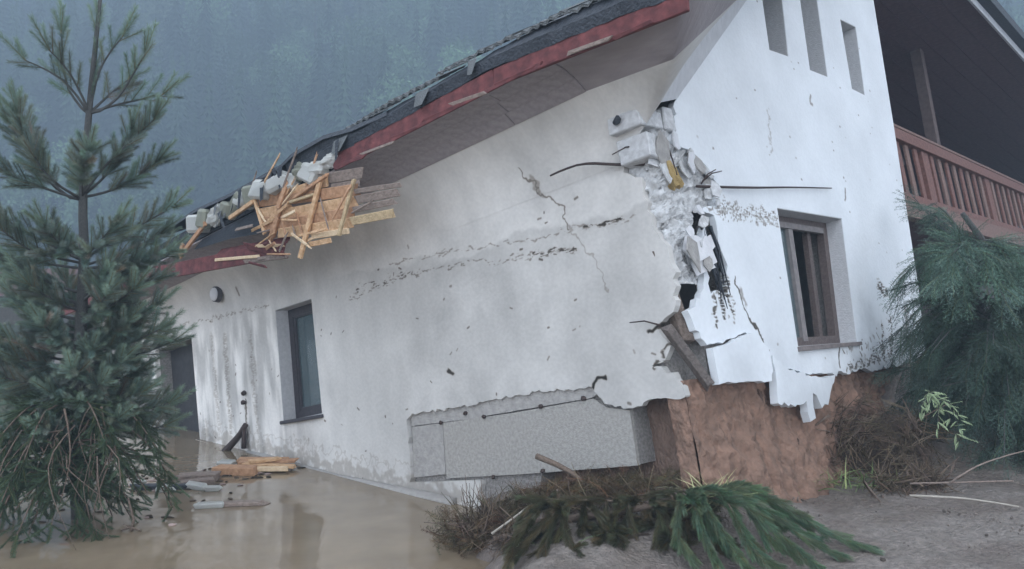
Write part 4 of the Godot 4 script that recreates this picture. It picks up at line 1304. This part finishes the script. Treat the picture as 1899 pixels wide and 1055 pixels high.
func corner_cove(f: float, u: float, a: Vector2) -> Vector3:
	# f runs out from wall to eave edge, u from the side wall round to the gable
	var start := Vector3(a.x, a.y, -0.30)
	var lx := lerpf(-0.05, 2.86, maxf(0.0, (u - 0.25) / 0.75))
	var inner := Vector3(lx, 1.47 + 0.893 * (lx + 0.05), 0.15)
	var ox := lerpf(-0.62, 3.3, maxf(0.0, (u - 0.25) / 0.75))
	var outer := Vector3(ox, 1.75 + 0.52 * (ox + 0.62) + 0.16 * maxf(0.0, ox - 1.5), 0.73)
	var e := inner.lerp(outer, f)
	e.y -= 0.06 * sin(f * PI)
	if u >= 0.25:
		return e
	return start.lerp(e, u / 0.25)


# the masonry where the plaster has come away, folded round the corner
func torn_mesh() -> ArrayMesh:
	var n := FastNoiseLite.new()
	n.seed = 44
	n.frequency = 5.5
	n.fractal_octaves = 3
	var cell := FastNoiseLite.new()
	cell.seed = 12
	cell.noise_type = FastNoiseLite.TYPE_CELLULAR
	cell.cellular_return_type = FastNoiseLite.RETURN_CELL_VALUE
	cell.frequency = 6.0
	var edge := FastNoiseLite.new()
	edge.seed = 12
	edge.noise_type = FastNoiseLite.TYPE_CELLULAR
	edge.cellular_return_type = FastNoiseLite.RETURN_DISTANCE2_SUB
	edge.frequency = 6.0
	var step := 0.0125
	var nu := 110
	var nv := 100
	var g := []
	for j in nv + 1:
		var row := []
		for i in nu + 1:
			var u := -0.42 + i * step
			var y := 0.28 + j * step
			var out := Vector3(-1, 0, 0).lerp(Vector3(0, 0, 1), smoothstep(-0.07, 0.07, u)).normalized()
			var p := Vector3(0.075 + maxf(0.0, u), y, -0.06 + minf(0.0, u))
			var right := lerpf(0.36, 0.60, smoothstep(0.5, 1.0, y)) - 0.25 * smoothstep(1.22, 1.42, y)
			var m := smoothstep(-0.24, -0.17, u) * smoothstep(right + 0.06, right - 0.02, u)
			var wx := u + 0.05 * n.get_noise_2d(y, u)
			var wy := y + 0.05 * n.get_noise_2d(u + 7.0, y)
			var d := 0.03 + 0.034 * cell.get_noise_2d(wx, wy * 0.8) + 0.03 * n.get_noise_2d(u * 2.0, y * 2.0)
			d -= 0.06 * smoothstep(-0.86, -0.99, edge.get_noise_2d(wx, wy * 0.8))
			d -= 0.05 * smoothstep(0.25, 0.05, absf(y - 0.5)) * smoothstep(0.1, 0.3, u)
			row.append(p + out * d * m - out * 0.01 * (1.0 - m))
		g.append(row)
	var st := st_new()
	for j in nv:
		for i in nu:
			var c: Vector3 = g[j][i]
			if c.x > 0.40 and c.y < 0.80:
				continue
			quad(st, g[j][i], g[j][i + 1], g[j + 1][i + 1], g[j + 1][i])
	return done(st)


func inset(poly: Array, d: float) -> Array:
	var r := Geometry2D.offset_polygon(PackedVector2Array(poly), -d, Geometry2D.JOIN_MITER)
	return Array(r[0])


func frame_mesh(poly: Array, wide: float, deep: float, t: Transform3D) -> ArrayMesh:
	return plate(poly, [inset(poly, wide)], deep, t)


# thin lining on the sides of an opening
func liner_mesh(poly: Array, thick: float, deep: float, t: Transform3D) -> ArrayMesh:
	return plate(inset(poly, -0.001), [inset(poly, thick)], deep, t)


func clay_mesh(start: Vector3, along: Vector3, down: float, out: Vector3, sd: int) -> ArrayMesh:
	var n := FastNoiseLite.new()
	n.seed = sd
	n.frequency = 1.0
	n.fractal_octaves = 4
	var nu := int(along.length() / 0.02)
	var nv := int(down / 0.02)
	var g := []
	for j in nv + 1:
		var row := []
		for i in nu + 1:
			var u := i / float(nu) * along.length()
			var v := j / float(nv) * down
			var d := 0.07 * n.get_noise_2d(u * 2.6, v * 1.4) + 0.045 * n.get_noise_2d(u * 9.0, v * 4.5) + 0.02 * n.get_noise_2d(u * 24.0, v * 15.0) + 0.10 * v * v
			d *= smoothstep(0.0, 0.12, u + 0.03)
			row.append(start + along.normalized() * u - Vector3(0, v, 0) + out * d)
		g.append(row)
	var st := st_new(true)
	for j in nv:
		for i in nu:
			quad(st, g[j][i], g[j][i + 1], g[j + 1][i + 1], g[j + 1][i])
	return done(st)


# ------------------------------------------------------------------ conifer, brush and leaves at the gable's far end
func build_conifer() -> void:
	rng.seed = 140
	var green := leafy("conifer_needles", lin(0.078, 0.12, 0.10), 0.35)
	var bark: Material = mats["pine_bark"]
	var o := thing("toppled_conifer", "big dark blue-green conifer slumped against the far end of the gable wall", "tree", Transform3D(Basis(), Vector3(4.0, 0.35, -7.35)))
	var st := st_new(true)
	var where := []
	var tints := []
	add_tube(st, curve([Vector3(0.5, -0.1, -0.2), Vector3(0.25, 0.8, -0.1), Vector3(0.1, 1.6, 0.0), Vector3(-0.2, 2.05, 0.05)], 10), 0.09, 0.02, 7)
	for i in 210:
		var f := pow(rng.randf(), 1.35)
		var p := Vector3(lerpf(0.40, -0.15, f), lerpf(0.08, 1.75, f), lerpf(-0.2, 0.05, f))
		var a := rr(0, TAU)
		var l := lerpf(1.05, 0.45, f) * rr(0.55, 1.2)
		var d := Vector3(cos(a), rr(-0.1, 0.35), sin(a) * 0.85)
		var c := curve([p, p + d * l * 0.5 + Vector3(0, 0.06, 0), p + d * l + Vector3(0, -l * rr(0.1, 0.5), 0)], 7)
		if i < 4:   # the boughs that reach up to the balcony along the wall's end
			c = curve([Vector3(-0.05, 1.7, 0), Vector3(-0.02, 2.0 + i * 0.06, -0.7), Vector3(0.02 + i * 0.05, 2.35 - i * 0.14, -1.35 + i * 0.1)], 7)
		add_tube(st, c, 0.012, 0.004, 4)
		for k in 15:
			var g := lerpf(0.25, 1.0, rng.randf()) * 6.0
			var at: Vector3 = c[int(g)].lerp(c[mini(6, int(g) + 1)], g - int(g))
			if at.y < 0.02:
				at.y = rr(0.0, 0.1)
			var e: Vector3 = (c[mini(6, int(g) + 1)] - c[maxi(0, int(g) - 1)]).normalized()
			where.append(lay(at, e + Vector3(rr(-0.7, 0.7), rr(-0.75, 0.2), rr(-0.7, 0.7)), rr(0.55, 1.05), rr(-0.8, 0.8)))
			var b := rr(0.5, 1.2) * (1.9 if f > 0.78 else 1.0) * (1.5 if i % 7 == 0 else 1.0)
			tints.append(Color(b, b * rr(0.95, 1.15), b))
	part("limbs", done(st), bark, o)
	scatter("needles", spray_mesh(31, 0.32, 0.022), green, where, o, tints)
	# leafy twig with pale willow-like leaves
	var lw := leafy("pale_willow_leaves", lin(0.36, 0.45, 0.27), 0.4, 0.4)
	var tw := thing("leafy_twig", "light green leafy twig caught on the dark conifer", "twig", Transform3D(Basis(), Vector3(3.14, 0.99, -6.45)))
	var ls := st_new(true)
	var lpos := []
	for i in 7:
		var p := Vector3(rr(-0.03, 0.05), rr(-0.05, 0.03), 0)
		var q := p + Vector3(rr(-0.2, 0.16), rr(-0.36, -0.08), rr(0.0, 0.14))
		var c := curve([p, (p + q) * 0.5 + Vector3(0, 0.06, 0.03), q], 7)
		add_tube(ls, c, 0.004, 0.0015, 4)
		for k in 9:
			lpos.append(lay(c[mini(6, 1 + k * 6 / 9)], Vector3(rr(-1, 1), rr(-1.0, 0.3), rr(-0.4, 0.9)), rr(0.6, 1.1), rr(-0.9, 0.9)))
	part("stems", done(ls), bark, tw)
	var leaf := st_new(true)
	leaf.set_color(Color.WHITE)
	for k in 5:
		var f0 := k / 5.0
		var f1 := (k + 1) / 5.0
		var w0 := 0.011 * sin(f0 * PI)
		var w1 := 0.011 * sin(f1 * PI)
		quad(leaf, Vector3(-w0, f0 * 0.1, 0.004), Vector3(-w1, f1 * 0.1, 0.004 - f1 * 0.01), Vector3(0, f1 * 0.1, -f1 * 0.01), Vector3(0, f0 * 0.1, 0))
		quad(leaf, Vector3(w0, f0 * 0.1, 0.004), Vector3(w1, f1 * 0.1, 0.004 - f1 * 0.01), Vector3(0, f1 * 0.1, -f1 * 0.01), Vector3(0, f0 * 0.1, 0))
	var leaf_mesh := done(leaf)
	for t in lpos:
		part("leaf", leaf_mesh, lw, tw, t)
	# brush of dead twigs on the mound under the wall's end
	brush("brush_heap", "tangled brown brush heap on the soil between the clay footing and the dark conifer", Vector3(2.95, 0.25, -7.15), Vector3(0.62, 0.62, 0.45), 520, 51)
	brush("brush_heap", "small low clump of muddy roots in front of the dark conifer's foot", Vector3(2.95, 0.24, -6.45), Vector3(0.34, 0.17, 0.2), 190, 52)
	grass("grass_tuft", "flattened light green grass tuft at the front foot of the brush heap", Vector3(2.5, 0.27, -6.62), 0.42, 150, 53, lin(0.19, 0.25, 0.11))
	solo("fallen_stick", tube(curve([Vector3(2.75, 0.34, -5.98), Vector3(3.1, 0.34, -5.9), Vector3(3.4, 0.31, -5.8)], 9), 0.009, 0.005), mat("bleached_wood", lin(0.3, 0.27, 0.23), lin(0.5, 0.46, 0.4)), Transform3D(), "pale bleached stick lying on the open mud in front of the conifer", "stick")
	solo("fallen_stick", tube(curve([Vector3(2.9, 0.35, -6.3), Vector3(3.3, 0.36, -6.3), Vector3(3.65, 0.37, -6.3)], 9), 0.008, 0.006), mats["grey_wood"], Transform3D(), "long straight grey stick lying against the dark conifer's foot", "stick")
	solo("fallen_stick", tube(curve([Vector3(3.18, 0.36, -6.28), Vector3(3.4, 0.5, -6.27), Vector3(3.72, 0.62, -6.2)], 9), 0.008, 0.004), mats["grey_wood"], Transform3D(), "slanting grey stick rising from the mud into the dark conifer", "stick")


func twig_mesh(sd: int) -> ArrayMesh:
	rng.seed = sd
	var st := st_new(true)
	for i in 3:
		var p := rv(0.03)
		var q := p + Vector3(rr(-0.12, 0.12), rr(0.12, 0.3), rr(-0.12, 0.12))
		add_tube(st, [p, (p + q) * 0.5 + rv(0.03), q], rr(0.003, 0.006), 0.0012, 3)
		add_tube(st, [(p + q) * 0.5, (p + q) * 0.5 + rv(0.09)], 0.0025, 0.001, 3)
	return done(st)


func brush(called: String, label: String, at: Vector3, size: Vector3, n: int, sd: int) -> void:
	var o := thing(called, label, "brush", Transform3D(Basis(), at))
	var dead: StandardMaterial3D = mats.get("brush_twigs")
	if dead == null:
		dead = leafy("brush_twigs", lin(0.15, 0.115, 0.09), 0.0, 0.9)
	var m := [twig_mesh(sd * 3), twig_mesh(sd * 3 + 1)]
	rng.seed = sd
	for k in 2:
		var where := []
		var tints := []
		for i in n / 2:
			var d := rv(1)
			d.y = absf(d.y)
			if d.length() > 1.0:
				d = d.normalized()
			d *= rr(0.6, 1.0)
			var tang := d.cross(rv(1)) + d * rr(-0.1, 0.25) + Vector3(0, -0.15, 0)
			where.append(aim(d * size, tang, rr(0.5, 1.25), rr(0, 6)))
			var b := rr(0.35, 1.5)
			tints.append(Color(b, b * rr(0.9, 1.05), b * rr(0.8, 1.0)))
		scatter("twigs", m[k], dead, where, o, tints)
	var soil := mats.get("soil_lump") as StandardMaterial3D
	if soil == null:
		soil = mat("soil_lump", lin(0.07, 0.052, 0.042), lin(0.16, 0.12, 0.095), 0.95, 0.04, 4.0, 2.0)
	part("soil", chunk(size * Vector3(1.7, 1.5, 1.7), sd + 900, 16, 0.14, 16), soil, o, Transform3D(Basis(), Vector3(0, -0.02, 0)))
	rng.seed = sd + 1
	for i in 9:
		var p := Vector3(rr(-1, 1) * size.x, rr(0.1, 0.9) * size.y, rr(0.0, 1) * size.z)
		part("root", tube(curve([p, p + rv(0.14), p + rv(0.3)], 7), rr(0.008, 0.016), 0.003, 5), mats["dead_wood"], o)


func grass(called: String, label: String, at: Vector3, r: float, n: int, sd: int, c: Color) -> void:
	var o := thing(called, label, "grass", Transform3D(Basis(), at))
	rng.seed = sd
	var m := leafy("blades_%d" % sd, c, 0.4, 0.5)
	var st := st_new(true)
	st.set_color(Color.WHITE)
	for k in 3:
		var a := k / 3.0
		var b := (k + 1) / 3.0
		var wa := 0.006 * (1.0 - a)
		var wb := 0.006 * (1.0 - b)
		quad(st, Vector3(-wa, a * 0.2, -a * a * 0.1), Vector3(wa, a * 0.2, -a * a * 0.1), Vector3(wb, b * 0.2, -b * b * 0.1), Vector3(-wb, b * 0.2, -b * b * 0.1))
	var bm := done(st)
	var where := []
	var tints := []
	for i in n:
		var d := Vector3(rr(-1, 1), 0, rr(-0.5, 0.5)) * r
		where.append(lay(d + Vector3(0, rr(-0.02, 0.04), 0), Vector3(rr(-1, 1), rr(0.15, 0.9), rr(-0.4, 1)), rr(0.6, 1.3), rr(-1, 1)))
		var b := rr(0.5, 1.5)
		tints.append(Color(b * rr(0.9, 1.2), b, b))
	scatter("blades", bm, m, where, o, tints)


# ------------------------------------------------------------------ foreground drift on the mud
func build_front_drift() -> void:
	rng.seed = 410
	var needles := leafy("frond_needles", lin(0.165, 0.225, 0.15), 0.5, 0.5)
	var wood: Material = mats["dead_wood"]
	brush("root_heap", "dark heap of uprooted brush at the water's edge below the concrete panels", Vector3(0.05, 0.06, -6.05), Vector3(0.50, 0.16, 0.26), 420, 61)
	brush("root_heap", "muddy brown tangle of roots below the shaded clay recess, behind the green fronds", Vector3(0.70, 0.26, -5.66), Vector3(0.55, 0.12, 0.22), 420, 62)
	brush("root_heap", "flat muddy mat of roots and twigs on the smooth mud under the brown drooping fronds", Vector3(0.45, 0.13, -5.62), Vector3(0.62, 0.10, 0.26), 420, 66)
	# fallen pine branch with long foxtail fronds
	var o := thing("fallen_pine_branch", "fallen pine branch with long green foxtail fronds draped over the mud", "branch", Transform3D(Basis(), Vector3(1.0, 0.4, -5.4)))
	var limb := curve([Vector3(-0.9, -0.12, -0.1), Vector3(-0.3, -0.02, -0.02), Vector3(0.25, 0.10, 0.0)], 9)
	part("limb", tube(limb, 0.03, 0.014, 7), wood, o)
	var shoot := shoot_mesh(41, 0.12, 170, 0.05, 0.55, 0.0010)
	var fronds := [
		[0.22, 0.10, 0.05, 1.10, -0.15, 0.33], [0.2, 0.10, 0.1, 0.86, -0.15, 0.45], [0.2, 0.12, 0.1, 0.66, -0.15, 0.68], [0.15, 0.1, 0.1, 0.46, -0.15, 0.72], [0.1, 0.12, 0.1, 0.30, -0.15, 0.70],
		[0.05, 0.12, 0.1, 0.14, -0.15, 0.62], [0.2, 0.13, 0.05, 0.98, -0.12, 0.18], [0.15, 0.13, 0.1, 0.58, -0.12, 0.50], [0.0, 0.12, 0.1, 0.02, -0.15, 0.48], [0.2, 0.14, 0.05, 0.78, -0.1, 0.25], [0.1, 0.14, 0.1, 0.38, -0.1, 0.52], [0.05, 0.14, 0.1, 0.22, -0.1, 0.45],
	]
	for i in 22:
		var fx := rr(-0.75, 0.15)
		fronds.append([fx, rr(0.0, 0.12), rr(-0.1, 0.12), fx + rr(-0.38, 0.25), -0.2, rr(0.05, 0.34)])
	for i in fronds.size():
		var a: Array = fronds[i]
		var p := Vector3(a[0], a[1], a[2])
		var q := Vector3(a[3], a[4], a[5])
		var c := curve([p, p.lerp(q, 0.35) + Vector3(rr(-0.06, 0.06), 0.10, 0), p.lerp(q, 0.7) + Vector3(rr(-0.06, 0.06), 0.02, 0), q], 14)
		for k in 14:
			var w: Vector3 = c[k] + Vector3(1.0, 0.4, -5.4)
			c[k].y = maxf(c[k].y, ground_height(w.x, w.z) + 0.035 - 0.4)
		var fr := part("frond", tube(c, 0.007, 0.003, 5), wood, o)
		var where := []
		var tints := []
		for k in 40:
			var f := 0.8 + 12.0 * k / 40.0
			var at: Vector3 = c[int(f)].lerp(c[int(f) + 1], f - int(f))
			var e: Vector3 = (c[mini(13, int(f) + 1)] - c[int(f)]).normalized()
			where.append(aim(at, e + rv(0.22), rr(0.7, 1.05), rr(0, 6)))
			var b := rr(0.7, 1.15) * (1.0 if i < 12 else rr(0.3, 0.6))
			tints.append(Color(b * (0.9 if i < 12 else 1.4) * rr(0.85, 1.3), b * (1.0 if i < 12 else 1.05), b * rr(0.8, 1.05)))
		scatter("needles", shoot, needles, where, fr, tints)
	# dead needle tufts among the roots
	var dn := leafy("dead_needles", lin(0.12, 0.11, 0.075), 0.2, 0.8)
	var where2 := []
	var tints2 := []
	for i in 520:
		var p := Vector3(rr(-0.5, 1.25), 0, 0)
		p.z = -6.02 + 0.42 * clampf(p.x, 0.0, 1.1) + rr(-0.28, 0.30)
		p.y = maxf(0.02, ground_height(p.x, p.z)) + rr(0.0, 0.10)
		where2.append(lay(p, Vector3(rr(-1, 1), rr(-0.2, 0.35), rr(-0.5, 1)), rr(0.5, 0.9), rr(0, 6)))
		var b := rr(0.4, 1.3)
		tints2.append(Color(b * rr(0.9, 1.3), b * rr(0.8, 1.05), b * 0.85))
	var dd := thing("withered_conifer_litter", "withered brownish conifer tufts strewn over the root heaps", "plant litter")
	dd.set_meta("kind", "stuff")
	scatter("tufts", spray_mesh(77, 0.2, 0.024), dn, where2, dd, tints2)
	grass("straw_bunch", "pale yellow-green straw bunch at the clay corner above the fronds", Vector3(1.23, 0.45, -5.36), 0.12, 220, 63, lin(0.36, 0.36, 0.19))
	grass("grass", "few muddy green blades lying on the smooth mud in front of the root heap", Vector3(0.2, 0.19, -5.3), 0.2, 24, 64, lin(0.14, 0.19, 0.09))
	solo("pale_stick", tube([Vector3(-0.13, 0.20, -5.55), Vector3(0.0, 0.28, -5.6), Vector3(0.13, 0.36, -5.68)], 0.009, 0.006), mats["bleached_wood"], Transform3D(), "pale slanting stick leaning on the root heap at the water's edge", "stick")
	var rt := tube(curve([Vector3(0.17, 0.60, -6.05), Vector3(0.3, 0.56, -5.98), Vector3(0.42, 0.51, -5.9), Vector3(0.55, 0.40, -5.8), Vector3(0.75, 0.42, -5.7)], 14), 0.022, 0.012, 7)
	solo("crooked_root", rt, mats["dead_wood"], Transform3D(), "thick crooked root reaching up against the concrete panels", "root")
	for a in [[Vector3(0.3, 0, -5.35), 0.09, "low wet mud ridge nearest the water in front of the root heap"], [Vector3(0.75, 0, -5.3), 0.06, "small wet mud lump on the smooth mud below the green fronds"]]:
		var p: Vector3 = a[0]
		p.y = ground_height(p.x, p.z)
		solo("mud_clod", chunk(Vector3(a[1] * 4.0, a[1], a[1] * 1.6), int(a[1] * 1000), 12, 0.15, 10), mats["soil_lump"], Transform3D(Basis(Vector3.UP, 0.3), p), a[2], "mud clod")
	# pebbles and crumbs on the open mud
	var crumbs := []
	var ct := []
	for i in 1500:
		var x := rr(1.3, 4.2)
		var z := rr(-6.6, -4.8)
		if lump.get_noise_2d(x * 1.6, z * 2.6 + 80.0) < 0.12:
			continue
		crumbs.append(Transform3D(Basis.from_euler(rv(3)).scaled(Vector3.ONE * rr(0.2, 1.0) * rr(0.2, 0.8)), Vector3(x, ground_height(x, z), z)))
		var b := rr(0.4, 1.3)
		ct.append(Color(b, b, b))
	var cm := leafy("crumb_soil", lin(0.19, 0.16, 0.14), 0.0, 0.9)
	var co := thing("mud_crumbs", "small crumbs of soil and stones strewn over the open mud", "pebbles")
	co.set_meta("kind", "stuff")
	scatter("crumbs", chunk(Vector3(0.05, 0.025, 0.04), 5, 7, 0.1, 5), cm, crumbs, co, ct)


# ------------------------------------------------------------------ things afloat
func build_flotsam() -> void:
	rng.seed = 900
	var orange: Material = mats["fresh_wood"]
	var tan: Material = mats["tan_wood"]
	var raft := [
		[Vector3(-2.38, 0.035, -8.28), 0.48, 0.07, 0.04, 0.03, "pale sawn plank, front edge of the floating plank pile by the wall", "pale_wood"],
		[Vector3(-2.36, 0.045, -8.40), 0.52, 0.10, 0.03, -0.05, "orange plank lying second in the floating plank pile by the wall", "fresh_wood"],
		[Vector3(-2.40, 0.055, -8.52), 0.55, 0.10, 0.03, 0.1, "tan plank in the middle of the floating plank pile by the wall", "tan_wood"],
		[Vector3(-2.42, 0.085, -8.45), 0.30, 0.08, 0.03, 0.5, "short plank lying crosswise on top of the floating plank pile", "fresh_wood"],
		[Vector3(-2.5, 0.05, -8.64), 0.5, 0.12, 0.03, -0.12, "brown plank at the back of the floating plank pile, against the wall", "tan_wood"],
	]
	for a in raft:
		solo("floating_plank", box(Vector3(a[1], a[3], a[2]), 0.004, 0.02), mats[a[6]], Transform3D(Basis.from_euler(Vector3(rr(-0.05, 0.05), a[4], rr(-0.04, 0.04))), a[0]), a[5], "plank", "planks floating in the flood water")
	var foam: Material = mats["insulation"]
	var bits := [
		[Vector3(-2.80, 0.03, -8.50), Vector3(0.16, 0.09, 0.12), "white foam lump floating beside the plank pile"],
		[Vector3(-3.03, 0.02, -7.55), Vector3(0.12, 0.06, 0.1), "white foam scrap floating at the near end of the bark slabs"],
		[Vector3(-2.78, 0.025, -7.62), Vector3(0.20, 0.06, 0.09), "longest white foam scrap, in the middle of the floating bark slabs"],
		[Vector3(-2.62, 0.02, -7.55), Vector3(0.14, 0.05, 0.08), "small white foam scrap just in front of the brown bark slab"],
		[Vector3(-3.35, 0.02, -7.78), Vector3(0.10, 0.05, 0.08), "white foam scrap floating next to the spruce boughs"],
		[Vector3(-2.45, 0.02, -6.98), Vector3(0.19, 0.05, 0.07), "white foam strip on the end of the grey floating board"],
	]
	for i in bits.size():
		solo("foam_scrap", box(bits[i][1] * Vector3(1.1, 0.9, 1.1), 0.012, 0.025), foam, Transform3D(Basis.from_euler(Vector3(rr(-0.1, 0.1), rr(-0.6, 0.6), rr(-0.12, 0.12))), bits[i][0]), bits[i][2], "foam scrap", "foam scraps floating in the flood water")
	var slabs := [
		[Vector3(-2.88, 0.03, -7.95), Vector3(0.40, 0.07, 0.16), 0.25, "brown bark slab floating midway between plank pile and foam scraps"],
		[Vector3(-2.62, 0.035, -8.22), Vector3(0.36, 0.08, 0.16), -0.1, "reddish bark slab floating right in front of the white foam lump"],
		[Vector3(-3.10, 0.015, -7.62), Vector3(0.46, 0.05, 0.10), 0.1, "thin black board floating among the foam scraps near the spruce boughs"],
		[Vector3(-2.85, 0.02, -7.78), Vector3(0.30, 0.05, 0.12), 0.6, "grey splintered slab floating behind the longest foam scrap"],
		[Vector3(-2.22, 0.015, -7.05), Vector3(0.40, 0.035, 0.09), 0.12, "grey floating board with foam on its end, closest to the open water"],
	]
	for i in slabs.size():
		var a: Array = slabs[i]
		solo("bark_slab", box(a[1], 0.008, 0.05), [mats["grey_wood"], mats["tan_wood"], mats["roofing_felt"], mats["grey_wood"], mats["grey_wood"]][i], Transform3D(Basis(Vector3.UP, a[2]), a[0]), a[3], "bark slab", "slabs floating in the flood water")
	var chips := []
	var chip_tint := []
	for i in 170:
		var f := rng.randf()
		var p := Vector3(lerpf(-3.3, -2.3, f), 0.004, lerpf(-7.6, -8.5, f)) + Vector3(rr(-0.35, 0.35), 0, rr(-0.3, 0.3))
		if i > 110:
			p = Vector3(rr(-4.6, -2.3), 0.004, rr(-8.8, -6.4))
		chips.append(Transform3D(Basis(Vector3.UP, rr(0, 6)).scaled(Vector3(rr(0.3, 1.6), 1, rr(0.3, 1.0))), p))
		var b := rr(0.15, 0.6) if i % 3 else rr(0.8, 2.6)
		chip_tint.append(Color(b, b * 0.9, b * (0.78 if i % 3 else 0.95)))
	var litter := thing("floating_litter", "small chips of bark, foam and splinters drifting in the flood water", "litter")
	litter.set_meta("kind", "stuff")
	scatter("chips", chunk(Vector3(0.085, 0.02, 0.045), 6, 8, 0.1, 5), mats["crumb_soil"], chips, litter, chip_tint)
	var tw := st_new(true)
	add_tube(tw, curve([Vector3(0, 0.0, 0), Vector3(0.02, 0.08, 0), Vector3(-0.03, 0.24, -0.02)], 7), 0.012, 0.008, 5)
	add_tube(tw, [Vector3(-0.06, 0.02, 0.03), Vector3(0.0, 0.03, 0), Vector3(0.08, 0.01, 0.02)], 0.012, 0.006, 5)
	add_tube(tw, [Vector3(0.0, 0.03, 0), Vector3(-0.05, 0.06, 0.02)], 0.008, 0.003, 5)
	solo("upright_twig", done(tw), mats["dead_wood"], Transform3D(Basis(), Vector3(-2.78, 0, -6.31)), "short forked twig standing in the water beside the spruce boughs", "twig")


func _ready() -> void:
	var cam := Camera3D.new()
	cam.name = "camera"
	add_child(cam)
	cam.position = Vector3(0, 1.8, 0)
	cam.fov = 36.41
	cam.far = 900.0
	cam.current = true
	var e := Environment.new()
	e.background_mode = Environment.BG_SKY
	var sky := ProceduralSkyMaterial.new()
	sky.sky_top_color = Color(0.88, 0.905, 0.945)
	sky.sky_horizon_color = Color(0.84, 0.87, 0.915)
	sky.sky_curve = 0.2
	sky.ground_horizon_color = Color(0.5, 0.52, 0.55)
	sky.ground_bottom_color = Color(0.3, 0.29, 0.28)
	sky.sky_energy_multiplier = 2.1
	e.sky = Sky.new()
	e.sky.sky_material = sky
	e.tonemap_mode = Environment.TONE_MAPPER_LINEAR
	e.tonemap_exposure = 1.0
	e.fog_enabled = true
	e.fog_density = 0.0064
	e.fog_light_color = Color(0.80, 0.905, 1.0)
	e.sdfgi_enabled = true
	e.ssao_enabled = true
	e.ssil_enabled = true
	var we := WorldEnvironment.new()
	we.name = "world"
	we.environment = e
	add_child(we)
	var sun := DirectionalLight3D.new()
	sun.name = "veiled_sun"
	sun.light_energy = 0.42
	sun.light_color = Color(1.0, 0.97, 0.93)
	sun.light_angular_distance = 30.0
	sun.shadow_enabled = true
	add_child(sun)
	sun.look_at_from_position(Vector3(0.62, 0.75, 0.42) * 50.0, Vector3.ZERO)

	build_ground()
	build_forest()
	build_house()
	build_pine()
	build_drift_at_pine()
	build_conifer()
	build_front_drift()
	build_flotsam()
